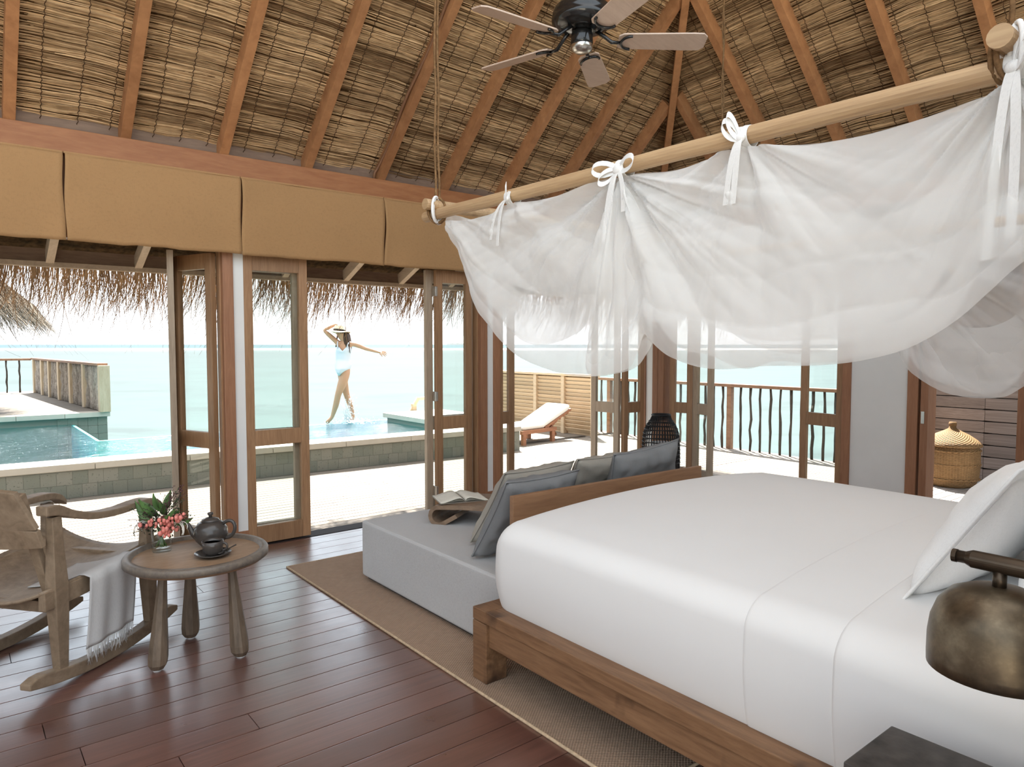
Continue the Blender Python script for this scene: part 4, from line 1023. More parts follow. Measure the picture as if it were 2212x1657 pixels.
MB_m, m = bed_skin(ys, MY1, lambda y: 0.0)
last = (len(ys) - 1) * m
MB_m.add([], [tuple(last + k - 0 for k in range(m)), tuple(range(m - 1, -1, -1))]) if False else MB_m.f.extend([tuple(last + k for k in range(m)), tuple(range(m - 1, -1, -1))])
MB_m.build('body', MT['sheet'], ma, smooth=True, base=mbse)
# turned-down sheets: thin skins over the head half, their hems showing as soft ridges
def sheet_band(name, y0, y1, off, label):
    ys = [y0 + (y1 - y0) * i / 24 for i in range(24)] + [y1 - 0.012, y1 - 0.004, y1]
    def offf(y): return off * min(1.0, 0.15 + ((y1 - y) / 0.010) ** 0.6) + 0.0012
    mb, _ = bed_skin(sorted(ys), 99.0, offf, 0.02, 0.0)
    o = mb.build(name, MT['sheet'], None, smooth=True, base=(2.9, y0, RZ), loc=(2.9, y0, RZ)); tag(o, label, 'bed sheet'); return o
YS1 = on_x(1605, 1500, MX0).y; YS2 = on_x(1797, 1590, MX0).y
sheet_band('bed_sheet', 0.08, YS1, 0.0035, 'white top sheet tucked over the head half of the bed')
sheet_band('bed_sheet', 0.075, YS2, 0.012, 'white sheet fold turned down below the pillows')

def pillow_mesh(w, h, t, seed=0, flange=0.0, n=26, wr=0.02, sharp=0.35):
    mb = MB()
    for sg in (-1, 1):
        def fn(u, v, sg=sg):
            a, b = 2 * u - 1, 2 * v - 1
            pin = 1 - 0.07 * (1 - abs(a) ** 2) * abs(b) ** 6 - 0.0; pin2 = 1 - 0.07 * (1 - abs(b) ** 2) * abs(a) ** 6
            x, y = a * w / 2 * pin2, b * h / 2 * pin
            th = max(0, (1 - abs(a) ** 2.6)) ** sharp * max(0, (1 - abs(b) ** 2.6)) ** sharp
            wrk = wr * t * (nz(a * 2.2 + seed, b * 2.2, sg * 3) + 0.6 * nz(a * 5 + seed, b * 5, sg)) * 2 * min(1, th * 1.5)
            return Vector((x, sg * (th * t / 2 + wrk * 1.0) , y))
        mb.grid(n, n, fn)
    if flange:
        f = flange; W, Hh = w / 2 - 0.012, h / 2 - 0.012
        mb.minmax((-W - f, -0.004, -Hh - f), (W + f, 0.004, -Hh)); mb.minmax((-W - f, -0.004, Hh), (W + f, 0.004, Hh + f))
        mb.minmax((-W - f, -0.004, -Hh), (-W, 0.004, Hh)); mb.minmax((W, -0.004, -Hh), (W + f, 0.004, Hh))
    return mb
def pillow(name, label, cat, c, size, tilt, yaw, mat, group=None, seed=0, flange=0.0, roll=0.0, piping=None, wr=0.02, sharp=0.35):
    w, h, t = size
    m = pillow_mesh(w, h, t, seed, flange, wr=wr, sharp=sharp)
    o = m.build(name, mat, None, smooth=True, loc=c, rot=(tilt, roll, yaw)); tag(o, label, cat, group)
    bm = bmesh.new(); bm.from_mesh(o.data); bmesh.ops.remove_doubles(bm, verts=bm.verts, dist=0.0015); bmesh.ops.recalc_face_normals(bm, faces=bm.faces); bm.to_mesh(o.data); bm.free()
    if piping:
        pts = []
        for k in range(65):
            q = k / 16.0; e = int(q) % 4; s = 2 * (q - int(q)) - 1
            a, b = ((s, -1), (1, s), (-s, 1), (-1, -s))[e]
            pin = 1 - 0.07 * (1 - abs(a) ** 2) * abs(b) ** 6; pin2 = 1 - 0.07 * (1 - abs(b) ** 2) * abs(a) ** 6
            pts.append(Vector((a * w / 2 * pin2, 0, b * h / 2 * pin)))
        MB().tube(pts, 0.005, 6, cap=False).build('piping', piping, o, smooth=True)
    return o
pillow('pillow', 'big white flanged pillow nearest the foot of the bed', 'pillow', (2.58, 0.755, 0.955), (0.80, 0.46, 0.19), math.radians(33), math.radians(2), MT['pillow'], 'white bed pillows', 1, 0.045, wr=0.03, sharp=0.5)
pillow('pillow', 'white pillow half hidden behind the reading lamp', 'pillow', (2.62, 0.50, 0.985), (0.80, 0.48, 0.17), math.radians(26), math.radians(-2), MT['pillow'], 'white bed pillows', 2, 0.0, wr=0.03, sharp=0.5)
pillow('pillow', 'plump white pillow at the head behind the others', 'pillow', (2.60, 0.235, 1.0), (0.80, 0.48, 0.15), math.radians(16), 0, MT['pillow'], 'white bed pillows', 3, 0.0, wr=0.03, sharp=0.5)

# ================================================================== DAYBED at the foot
DB = Vector((2.8, 3.3, 0)); db = thing('daybed', 'grey linen daybed with a wooden back board behind the bed foot', 'daybed', DB)
SX0, SX1, SY0, SY1, SZ = 2.03, 3.52, 2.62, 4.07, 0.385
MB().minmax((SX0, SY0, 0.03), (SX1, SY1, SZ)).build('seat_cushion', MT['linen'], db, bevel=0.022, seg=4, base=DB, smooth=False)
MB().minmax((SX0 + 0.03, SY0 + 0.03, 0.012), (SX1 - 0.03, SY1 - 0.03, 0.04)).build('base', MT['stonebase'], db, base=DB)
MB().bar((2.07, 2.592, 0.56), (3.47, 2.555, 0.56), 0.028, 0.445).build('backrest', MT['backboard'], db, base=DB, bevel=0.004)
# loose cushions
pillow('cushion', 'beige cushion behind the left slate cushion, next to the book', 'cushion', (2.53, 3.06, 0.615), (0.56, 0.50, 0.15), math.radians(33), math.radians(6), MT['cushbeige'], None, 5, 0, piping=MT['cushbeige'], wr=0.06)
pillow('cushion', 'beige cushion in the middle of the daybed behind the others', 'cushion', (3.09, 3.04, 0.62), (0.56, 0.50, 0.15), math.radians(28), math.radians(2), MT['cushbeige'], None, 6, 0, piping=MT['cushbeige'], wr=0.06)
pillow('cushion', 'slate grey cushion at the near end beside the white bed', 'cushion', (2.37, 2.84, 0.615), (0.53, 0.50, 0.15), math.radians(32), math.radians(4), MT['cushgrey'], None, 7, 0, piping=MT['cushgrey'], wr=0.07)
pillow('cushion', 'slate grey cushion before the dark lantern', 'cushion', (3.22, 2.80, 0.665), (0.54, 0.50, 0.15), math.radians(18), math.radians(-3), MT['cushgrey'], None, 8, 0, piping=MT['cushgrey'], wr=0.07, roll=math.radians(-5))

# curled wooden tray on the daybed and the open book
TA = math.atan2(-0.83, 0.55)
tr = thing('curled_tray', 'curled bentwood tray table resting on the daybed', 'tray', (2.33, 3.74, SZ), TA)
def tray_profile(r0):
    pts = [(0.60, 0.118 + r0 * 0.0)]
    return pts
cl = []
for k in range(0, 9): cl.append((0.62 - 0.55 * k / 8, 0.105 + 0.012 * math.sin(PI * k / 8)))
for k in range(1, 10):
    a = PI / 2 + PI * k / 9 * 1.12; cl.append((0.07 + 0.055 * math.cos(a), 0.052 + 0.055 * math.sin(a)))
for k in range(1, 4): cl.append((0.10 + 0.03 * k, 0.010 + 0.018 * k - 0.004))
mb = MB(); WT = 0.36; th = 0.013
def offs(i):
    p0, p1 = Vector(cl[max(i - 1, 0)]), Vector(cl[min(i + 1, len(cl) - 1)]); t = (p1 - p0).normalized(); return Vector((-t.y, t.x))
top = [Vector(c) - offs(i) * th for i, c in enumerate(cl)]; bot = [Vector(c) + offs(i) * th for i, c in enumerate(cl)]
n_ = len(cl); vs = []
for yy in (-0.02, WT):
    vs += [(p.x, yy, p.y) for p in top] + [(p.x, yy, p.y) for p in bot]
fs = []
for i in range(n_ - 1):
    fs += [(i, i + 1, 2 * n_ + i + 1, 2 * n_ + i), (n_ + i, 3 * n_ + i, 3 * n_ + i + 1, n_ + i + 1), (i, n_ + i, n_ + i + 1, i + 1), (2 * n_ + i, 2 * n_ + i + 1, 3 * n_ + i + 1, 3 * n_ + i)]
fs += [(0, 2 * n_, 3 * n_, n_), (n_ - 1, 2 * n_ - 1, 4 * n_ - 1, 3 * n_ - 1)]
mb.add(vs, fs).build('bent_panel', MT['tray'], tr, smooth=False)
bx('leg', (0.50, 0.0, 0.0), (0.54, WT - 0.02, 0.10), MT['tray'], tr, None)
bo = thing('open_book', 'open book lying face up on the curled tray', 'book', (2.55, 3.72, SZ + 0.128), math.radians(-20))
def page(sg):
    def fn(u, v): return Vector((sg * (0.004 + 0.15 * u), (v - 0.5) * 0.24, 0.004 + 0.026 * math.sin(PI * min(1, u * 1.15 + 0.02) ** 0.55) * (1 - 0.35 * u)))
    return fn
for sg in (-1, 1):
    m = MB().grid(14, 4, page(sg)); m.build('page_block', MT['paper'], bo, smooth=True, solid=0.003)
    for q in (0.35, 0.68):
        MB().grid(12, 2, lambda u, v, q=q, sg=sg: Vector((sg * (0.004 + 0.148 * u), (v - 0.5) * 0.238, 0.002 + q * 0.024 * math.sin(PI * min(1, u * 1.1 + 0.02) ** 0.6)))).build('page', MT['paper'], bo, smooth=True)
bx('cover', (-0.158, -0.124, -0.002), (0.158, 0.124, 0.002), MT['cover'], bo, None, 0.001)

# ================================================================== RUG
rg = thing('rug', 'brown woven jute rug under the bed and daybed', 'rug', (2.9, 3.0, 0))
RX0, RX1, RY0, RY1 = 1.745, 4.2, 1.50, 4.60
MB().minmax((RX0 - 2.9, RY0 - 3.0, 0.001), (RX1 - 2.9, RY1 - 3.0, 0.010)).build('weave', MT['rug'], rg)
MB().tube([(RX1 - 2.9, RY0 - 3, 0.006), (RX0 - 2.9 + 0.02, RY0 - 3, 0.006), (RX0 - 2.9, RY0 - 3 + 0.02, 0.006), (RX0 - 2.9, RY1 - 3, 0.006), (RX1 - 2.9, RY1 - 3, 0.006)], 0.007, 6).build('binding', MT['rugedge'], rg, smooth=True)

# ================================================================== CANOPY FRAME AND NET
PXL, PXR, PYF, PYH, PZ = 1.85, 4.10, 2.88, 0.56, 2.105
cf = thing('canopy_frame', 'hanging canopy frame of pale round poles over the bed', 'canopy frame', (2.97, 1.7, PZ)); cfb = Vector((2.97, 1.7, PZ))
def pole(name, p, q, r=0.026): 
    p, q = Vector(p), Vector(q); n = 10
    return MB().tube([p.lerp(q, i / n) + Vector((0.004 * nz(i * .7, p.x), 0.004 * nz(i * .7, 5), 0.005 * nz(i * .6, 9))) for i in range(n + 1)], [r * (1 + 0.04 * nz(i * .9, p.y)) for i in range(n + 1)], 16).build(name, MT['pole'], cf, smooth=False, base=cfb)
pole('pole', (PXL, PYH - 0.10, PZ), (PXL, PYF + 0.10, PZ + 0.012))
pole('pole', (PXR, PYH - 0.16, PZ), (PXR, PYF + 0.10, PZ))
pole('pole', (PXL - 0.07, PYF, PZ + 0.053), (PXR + 0.1, PYF, PZ + 0.05))
pole('pole', (PXL - 0.07, PYH, PZ + 0.053), (PXR + 0.1, PYH, PZ + 0.05))
def roof_z(x, y): return min(za(y), zb(x))
for k, (x, y) in enumerate(((PXL, PYF), (PXR, PYF), (PXL, PYH), (PXR, PYH))):
    zt = min(roof_z(x, max(y, YR)), 6.0)
    for j in (-1, 1):
        pts = [Vector((x + j * 0.010 * (1 - t) + 0.006 * math.sin(t * 40 + j), y + j * 0.008 * math.cos(t * 40), PZ + 0.03 + (zt - PZ) * t)) for t in [i / 40 for i in range(41)]]
        MB().tube(pts, 0.0055, 6).build('rope', MT['rope'], cf, smooth=True, base=cfb)
    for j in range(5):
        c = Vector((x, y, PZ + 0.03)); a0 = 0.5 * j
        pts = [c + Vector((0.036 * math.cos(t) + 0.008 * (j - 2), 0.036 * math.cos(t) * (-1) ** j * 0.6 + 0.008 * (j - 2), 0.060 * math.sin(t))) for t in [2 * PI * i / 16 for i in range(17)]]
        MB().tube(pts, 0.006, 6, cap=False).build('lashing', MT['rope'] if j % 2 else MT['ribbon'], cf, smooth=True, base=cfb)

def ridge(x): return 1 - 2 * abs(math.sin(x)) ** 0.7
def drape(name, axis, pos, topt, bott, ties, mat, parent, base, nu=230, nv=64, seed=0, belly=0.10, inward=1, wscale=1.0, fold=1.0, edge=0.0):
    """a hanging panel: top and bottom edge read as sight lines on its own upright plane, then folded and bellied in depth"""
    on = on_x if axis == 'x' else on_y
    u0, u1 = topt[0][0], topt[-1][0]
    mb = MB()
    def fn(a, b):
        u = u0 + (u1 - u0) * a
        vt, vb = smooth_interp(topt, u), smooth_interp(bott, u)
        v = vt + (vb - vt) * b
        d = 0.0
        for (tu, tv, amp, k) in ties:
            du, dv = (u - tu), (v - tv) + 14
            r = math.hypot(du, dv); th = math.atan2(du, max(dv, 1.0))
            w = math.exp(-(r / (300 * wscale)) ** 1.8) * min(1, r / 60)
            d += 0.55 * amp * w * (math.sin(k * th + 1.7 * nz(tu * .01, seed)) + 0.55 * ridge(k * 0.85 * th + tu + 0.5 * nz(r * 0.006, th * 2, seed)) + 0.22 * ridge(k * 2.1 * th + tu * 2))
        hgt = max(1.0, vb - vt); sw = min(1, hgt / 220)
        q = b + 0.16 * nz(u * 0.003, b * 1.2, seed) + 0.03 * nz(u * 0.010, b * 2, seed + 4)
        d += fold * sw * (0.010 * math.sin(q * 12 + nz(u * 0.002, seed) * 2.5) * (0.3 + 0.7 * b) + 0.006 * ridge(q * 13 + 2 + nz(u * .003, 2, seed)) * b + 0.013 * nz(u * 0.004, b * 2.0, seed))
        bl = belly * math.sin(PI * min(1, b) ** 1.4 * 0.62) * sw
        P = on(u, v + edge * b * nz(u * 0.012, seed * 5.1), pos)
        if axis == 'x': P.x += (-bl * inward + d)
        else: P.y += (bl * inward + d)
        return P
    mb.grid(nu, nv, fn)
    return mb.build(name, mat, parent, smooth=True, fixn=False, base=base)
def sight(P):
    r = Vector(P) - CAMPOS; w = r.dot(FW); return CX + FPX * r.dot(RT) / w, CY - FPX * r.dot(UP) / w
def poleline(u, dz=-0.03):       # where the near pole's underside is seen
    return sight((PXL, on_x(u, 400, PXL).y, PZ + dz))[1]
def farline(u, dz): return sight((PXR, on_x(u, 500, PXR).y, PZ + dz))[1]
def footline(u, dz): return sight((on_y(u, 500, PYF).x, PYF, PZ + 0.05 + dz))[1]
NB_ = Vector((PXL, 1.7, PZ))
nn = thing('bed_net', 'sheer white net gathered along the near pole in two swags', 'bed net', NB_, 0, 'bed canopy nets')
tops = [(966, poleline(966, -0.03)), (1030, poleline(1030, -0.055)), (1100, poleline(1100, -0.028)), (1220, poleline(1220, -0.05)), (1345, poleline(1345, -0.028)), (1470, poleline(1470, -0.05)), (1610, poleline(1610, -0.03)), (1740, poleline(1740, -0.062)), (1880, poleline(1880, -0.075)), (2030, poleline(2030, -0.06)), (2190, poleline(2190, -0.03)), (2320, poleline(2320, -0.04))]
bots = [(966, 492), (1000, 548), (1045, 635), (1090, 700), (1150, 765), (1220, 797), (1290, 812), (1350, 806), (1392, 790), (1410, 752), (1419, 722), (1430, 734), (1480, 772), (1560, 796), (1680, 790), (1800, 788), (1900, 776), (2000, 748), (2100, 690), (2212, 590), (2320, 500)]
NT_ = [(1100, 425, 0.022, 7), (1345, 392, 0.060, 12), (1610, 312, 0.030, 9), (2190, 175, 0.045, 11), (968, 470, 0.025, 8)]
drape('outer_layer', 'x', PXL - 0.005, tops, bots, NT_, MT['net'], nn, NB_, 320, 90, 3, 0.07)
bot2 = [(966, 488), (1040, 560), (1120, 620), (1220, 640), (1300, 600), (1345, 560), (1400, 610), (1500, 690), (1640, 735), (1800, 720), (1950, 650), (2080, 540), (2190, 400), (2320, 330)]
drape('inner_layer', 'x', PXL + 0.05, tops, bot2, NT_, MT['net2'], nn, NB_, 220, 60, 5, -0.03, 1, 1.1, 1.2)
# gathered column hanging from the bow, and slack bands sweeping between the ties
drape('gathered_column', 'x', PXL - 0.02, [(1288, 640), (1310, 500), (1330, 405), (1345, 392), (1362, 405), (1385, 480), (1418, 600)], [(1288, 806), (1310, 812), (1345, 808), (1385, 796), (1404, 776), (1418, 728)], [(1345, 380, 0.05, 15)], MT['net2'], nn, NB_, 60, 70, 6, 0.05, 1, 1.6, 0.6)
def band(t, bt, seed, off): drape('swag_band', 'x', PXL + off, t, bt, [(t[0][0], t[0][1], 0.02, 7), (t[-1][0], t[-1][1], 0.02, 7)], MT['net2'], nn, NB_, 170, 16, seed, 0.04, 1, 1.0, 0.7, 14)
band([(1352, 400), (1440, 560), (1560, 660), (1700, 715), (1850, 715), (2000, 655), (2110, 500), (2195, 200)], [(1352, 410), (1430, 690), (1560, 780), (1700, 783), (1850, 775), (2000, 730), (2115, 600), (2200, 215)], 21, -0.03)
band([(1358, 398), (1480, 470), (1620, 585), (1760, 668), (1900, 640), (2040, 500), (2195, 195)], [(1358, 404), (1470, 560), (1610, 665), (1760, 735), (1900, 705), (2050, 590), (2200, 205)], 22, 0.02)
band([(1612, 318), (1720, 410), (1850, 470), (1990, 430), (2100, 320), (2192, 190)], [(1612, 322), (1710, 500), (1850, 565), (2000, 530), (2110, 400), (2196, 195)], 23, 0.01)
band([(972, 482), (1050, 560), (1140, 640), (1230, 640), (1300, 540), (1340, 405)], [(974, 488), (1045, 625), (1140, 730), (1235, 735), (1310, 650), (1344, 412)], 24, -0.02)
# far side panel, fanned out below its own tie
FB_ = Vector((PXR, 1.7, PZ))
n2 = thing('bed_net', 'sheer white net on the far side hanging lower by the porch door', 'bed net', FB_, 0, 'bed canopy nets')
ft = [(1545, farline(1545, -0.03)), (1700, farline(1700, -0.08)), (1900, farline(1900, -0.03)), (2060, farline(2060, -0.08)), (2240, farline(2240, -0.05)), (2420, farline(2420, -0.03))]
fbt = [(1545, 690), (1620, 745), (1740, 765), (1850, 730), (1905, 700), (1935, 775), (1990, 825), (2060, 855), (2165, 858), (2215, 832), (2320, 790), (2420, 700)]
drape('outer_layer', 'x', PXR, ft, fbt, [(1900, 525, 0.09, 15), (1545, 540, 0.03, 7), (2300, 440, 0.03, 7)], MT['net2'], n2, FB_, 220, 70, 9, 0.05, -1)
drape('swag_band', 'x', PXR + 0.03, [(1905, 530), (1960, 620), (2060, 700), (2180, 690), (2300, 560)], [(1905, 540), (1955, 760), (2060, 835), (2180, 835), (2310, 640)], [(1905, 530, 0.03, 8)], MT['net2'], n2, FB_, 110, 16, 12, 0.03, -1)
# foot end panel
GB_ = Vector((2.97, PYF, PZ))
n3 = thing('bed_net', 'sheer white net across the foot end behind the near swag', 'bed net', GB_, 0, 'bed canopy nets')
gt = [(962, footline(962, -0.03)), (1100, footline(1100, -0.06)), (1260, footline(1260, -0.03)), (1400, footline(1400, -0.06)), (1548, footline(1548, -0.03))]
gb = [(962, 480), (1040, 575), (1140, 625), (1230, 615), (1280, 620), (1400, 690), (1480, 690), (1548, 620)]
drape('outer_layer', 'y', PYF, gt, gb, [(1260, 500, 0.03, 9), (962, 455, 0.02, 6), (1548, 540, 0.03, 6)], MT['net2'], n3, GB_, 150, 40, 13, 0.03, 1)

# ribbon ties on the near pole
def ribbon_strip(pts, w, wd, name, par):
    wd = Vector(wd); mb = MB(); vs = []
    for p in pts: vs += [Vector(p) - wd * w / 2, Vector(p) + wd * w / 2]
    mb.add(vs, [(2 * i, 2 * i + 1, 2 * i + 3, 2 * i + 2) for i in range(len(pts) - 1)])
    return mb.build(name, MT['ribbon'], par, smooth=False, solid=0.0015)
def curve_pts(ctrl, n=14):
    ctrl = [Vector(c) for c in ctrl]; out = []
    for i in range(n + 1):
        t = i / n; q = ctrl[:]
        while len(q) > 1: q = [a.lerp(b, t) for a, b in zip(q, q[1:])]
        out.append(q[0])
    return out
def bow(u, label, big, tails, loops):
    y = on_x(u, 400, PXL).y; c = Vector((PXL, y, PZ))
    t = thing('ribbon_tie', label, 'ribbon', c, 0, 'white ribbon ties on the near pole')
    for dy in (-0.008, 0.012):
        pts = [Vector((0.031 * math.cos(a), dy, 0.031 * math.sin(a))) for a in [2 * PI * i / 20 for i in range(21)]]
        ribbon_strip(pts, 0.020, (0, 1, 0.1), 'wrap', t)
    MB().sphere((-0.036, 0, -0.01), 0.013 * big, 10, 8, (0.7, 1.2, 1)).build('knot', MT['ribbon'], t, smooth=True)
    for (dy, dz) in loops:
        ribbon_strip(curve_pts([(-0.035, 0, -0.005), (-0.06, dy * 0.7, dz + 0.05), (-0.07, dy * 1.6, dz + 0.02), (-0.06, dy * 0.9, dz - 0.05), (-0.035, 0, -0.012)]), 0.018, (0.3, 0, 0.95), 'loop', t)
    for (dy, L) in tails:
        ribbon_strip(curve_pts([(-0.036, 0, -0.012), (-0.055, dy * 0.6, -0.03), (-0.06, dy, -L * 0.5), (-0.058, dy * 1.1 + 0.01, -L)]), 0.020, (0.15, 1, 0), 'tail', t)
    return t
bow(1108, 'small ribbon tie on the pole nearest its far end', 0.9, [(0.06, 0.17), (0.02, 0.20)], [(-0.03, 0.03)])
bow(1350, 'large white ribbon bow above the gathered net column', 1.5, [(0.015, 0.27), (-0.05, 0.16), (0.03, 0.25)], [(0.10, 0.0), (-0.09, 0.0), (0.07, -0.05)])
bow(1612, 'ribbon tie at mid pole with two hanging tails', 1.1, [(-0.008, 0.15), (0.018, 0.20), (-0.004, 0.20)], [(0.03, 0.05), (0.045, 0.03)])
bow(2192, 'long ribbon tie at the near end of the pole', 1.2, [(0.02, 0.42), (-0.02, 0.38)], [(-0.03, 0.03)])

# ================================================================== LANTERN
la = thing('rattan_lantern', 'tall black rattan lantern standing in the room corner', 'lantern', (5.42, 4.45, 0))
lp = [(0.0, 0.175), (0.20, 0.178), (0.42, 0.180), (0.58, 0.174), (0.68, 0.155), (0.75, 0.118), (0.785, 0.085), (0.815, 0.082)]
def lr(z): return smooth_interp([(a, b) for a, b in lp], z)
for k in range(40):
    a = 2 * PI * k / 40
    MB().tube([((lr(z)) * math.cos(a), lr(z) * math.sin(a), z) for z in [i * 0.815 / 16 for i in range(17)]], 0.0045, 5).build('rib', MT['lantern'], la, smooth=True)
for zz in (0.01, 0.30, 0.36, 0.40, 0.44, 0.48, 0.52, 0.56, 0.60, 0.64, 0.68, 0.72, 0.755, 0.79, 0.815):
    MB().tube([((lr(zz) + 0.004) * math.cos(a), (lr(zz) + 0.004) * math.sin(a), zz) for a in [2 * PI * i / 40 for i in range(41)]], 0.005 if zz < 0.8 else 0.011, 5, cap=False).build('ring', MT['lantern'], la, smooth=True)
MB().lathe([(0.0, 0.03), (0.10, 0.03), (0.10, 0.55), (0.094, 0.55), (0.094, 0.05), (0.0, 0.05)], 28).build('glass_cylinder', MT['candle'], la, smooth=True)
MB().lathe([(0.0, 0.0), (0.17, 0.0), (0.17, 0.02), (0.0, 0.02)], 28).build('base', MT['lantern'], la)

# ================================================================== BEDSIDE: nightstand and reading lamp
ns = thing('nightstand', 'small dark nightstand with reddish edges at the bedside', 'nightstand', (1.60, 0.51, 0))
bx('top', (-0.115, -0.20, 0.575), (0.118, 0.20, 0.60), MT['night'], ns, None, 0.003)
bx('upper_band', (-0.113, -0.198, 0.545), (0.116, 0.198, 0.573), MT['nightside'], ns, None, 0.002)
bx('drawer', (-0.108, -0.19, 0.38), (0.110, 0.19, 0.54), MT['nightside'], ns, None, 0.003)
bx('body', (-0.115, -0.20, 0.03), (0.116, 0.20, 0.375), MT['nightside'], ns, None, 0.003)
bx('plinth', (-0.10, -0.18, 0.0), (0.10, 0.18, 0.03), MT['stonebase'], ns, None, 0.002)
LC = CAMPOS + ray(2152, 1448) * 1.30
rl = thing('reading_lamp', 'aged bronze dome reading lamp on a swing arm by the pillows', 'lamp', LC)
LR, LH = 0.112, 0.155
pf = [(LR, 0.0), (LR * 1.005, 0.02), (LR * 1.0, 0.055), (LR * 0.965, 0.085), (LR * 0.87, 0.115), (LR * 0.70, 0.138), (LR * 0.45, 0.151), (LR * 0.2, 0.156), (0.0, 0.157)]
ins = [(0.0, 0.154), (LR * 0.44, 0.148), (LR * 0.69, 0.135), (LR * 0.86, 0.112), (LR * 0.955, 0.083), (LR * 0.985, 0.05), (LR * 0.985, 0.0)]
MB().lathe(pf[::-1] + ins[::-1], 48).build('shade', MT['bronze'], rl, smooth=True)
MB().tube([(0, 0, 0.15), (0, 0, 0.185)], 0.0115, 14).build('stem', MT['bronze2'], rl, smooth=True)
MB().tube([(0, 0.055, 0.197), (0, 0.045, 0.197), (0, -0.045, 0.197), (0, -0.055, 0.197)], [0.012, 0.0165, 0.0165, 0.012], 28).build('arm_sleeve', MT['bronze2'], rl, smooth=False)
MB().tube([(0, 0.075, 0.197), (0, -(LC.y + 0.03), 0.197)], 0.0115, 14).build('arm', MT['bronze2'], rl, smooth=True)
MB().tube([(0, 0.070, 0.197), (0, 0.078, 0.197)], 0.0125, 14).build('arm_tip', MT['bronze2'], rl)
MB().lathe([(0.0, 0), (0.05, 0), (0.05, 0.012), (0, 0.012)], 24).build('wall_plate', MT['bronze2'], rl, loc=(0, -(LC.y + 0.03), 0.197), rot=(-PI / 2, 0, 0))

# ================================================================== SIDE TABLE and tea things
TC = Vector((0.925, 3.60, 0)); TZ = 0.50; TR = 0.325
tb = thing('side_table', 'round wooden side table with tray rim and club legs', 'table', TC)
MB().lathe([(0.0, TZ - 0.045), (TR - 0.02, TZ - 0.045), (TR - 0.003, TZ - 0.03), (TR - 0.003, TZ - 0.014), (0, TZ - 0.014)], 64).build('top', MT['tabletop'], tb, smooth=False)
MB().lathe([(TR - 0.042, TZ - 0.018), (TR - 0.036, TZ + 0.002), (TR - 0.006, TZ + 0.002), (TR, TZ - 0.006), (TR, TZ - 0.030), (TR - 0.01, TZ - 0.034)], 64).build('rim', MT['tablerim'], tb, smooth=True)
lprof = [(0.0, 0.008), (0.028, 0.008), (0.042, 0.03), (0.044, 0.06), (0.041, 0.12), (0.033, 0.22), (0.026, 0.32), (0.021, 0.40), (0.021, TZ - 0.045)]
for (lx, ly) in ((0.715, 3.509), (0.933, 3.80), (1.062, 3.417)):
    d = (Vector((lx, ly, 0)) - TC); top_ = d * 0.80
    o = MB().lathe(lprof, 8)
    o.v = [Vector((p[0], p[1], p[2])) + d.lerp(top_, p[2] / TZ) for p in o.v]
    lg_ = o.build('leg', MT['tableleg'], tb)
    MB().lathe([(0.0, 0.0), (0.02, 0.0), (0.02, 0.012), (0, 0.012)], 12).build('foot_glide', MT['candle'], lg_, loc=d)
ZT2 = TZ - 0.0135
def on_table(u, v): p = on_z(u, v, ZT2); return Vector((p.x, p.y, ZT2))
# teapot
tpz = on_table(456, 1178); tpo = thing('teapot', 'dark stoneware teapot with looped handle on the side table', 'teapot', tpz, math.radians(-38))
MB().lathe([(0.0, 0.0), (0.045, 0.0), (0.05, 0.006), (0.072, 0.03), (0.082, 0.06), (0.078, 0.09), (0.062, 0.115), (0.045, 0.126), (0.04, 0.124), (0.0, 0.124)], 32).build('body', MT['ceramic'], tpo, smooth=True)
ldd = MB().lathe([(0.046, 0.124), (0.04, 0.135), (0.02, 0.143), (0.0, 0.145)], 28).build('lid', MT['ceramic'], tpo, smooth=True)
MB().lathe([(0.009, 0.142), (0.008, 0.152), (0.015, 0.160), (0.013, 0.168), (0.0, 0.170)], 16).build('knob', MT['ceramic'], ldd, smooth=True)
MB().tube(curve_pts([(-0.065, 0, 0.045), (-0.10, 0, 0.055), (-0.10, 0, 0.105), (-0.125, 0, 0.118)], 10), [0.020 - 0.012 * i / 10 for i in range(11)], 10).build('spout', MT['ceramic'], tpo, smooth=True)
MB().tube(curve_pts([(0.06, 0, 0.108), (0.10, 0, 0.155), (0.155, 0, 0.12), (0.12, 0, 0.03), (0.07, 0, 0.04)], 16), 0.009, 8).build('handle', MT['ceramic'], tpo, smooth=True)
# saucer, cup, spoon
cpz = on_table(460, 1201)
sa = thing('saucer', 'dark saucer under the teacup', 'saucer', cpz)
MB().lathe([(0.0, 0.0), (0.035, 0.0), (0.045, 0.004), (0.083, 0.016), (0.083, 0.019), (0.045, 0.009), (0.0, 0.007)], 36).build('dish', MT['ceramic'], sa, smooth=True)
cu = thing('teacup', 'dark stoneware teacup standing on the saucer', 'cup', cpz + Vector((0, 0, 0.0075)), math.radians(-35))
MB().lathe([(0.0, 0.0), (0.028, 0.0), (0.033, 0.004), (0.044, 0.02), (0.048, 0.045), (0.049, 0.068), (0.046, 0.068), (0.044, 0.045), (0.040, 0.02), (0.0, 0.010)], 32).build('bowl', MT['ceramic'], cu, smooth=True)
MB().lathe([(0.0, 0.056), (0.0455, 0.056)], 24).build('tea', MT['tea'], cu)
MB().tube(curve_pts([(0.044, 0, 0.055), (0.075, 0, 0.062), (0.078, 0, 0.020), (0.042, 0, 0.020)], 12), 0.0055, 8).build('handle', MT['ceramic'], cu, smooth=True)
so = thing('teaspoon', 'small dark spoon lying on the saucer beside the cup', 'spoon', cpz + Vector((0.052, -0.012, 0.02)), math.radians(10))
MB().tube([(-0.02, -0.01, -0.002), (0.02, 0, 0.006), (0.06, 0.006, 0.014)], [0.003, 0.0025, 0.0035], 6).build('handle', MT['ceramic'], so, smooth=True)
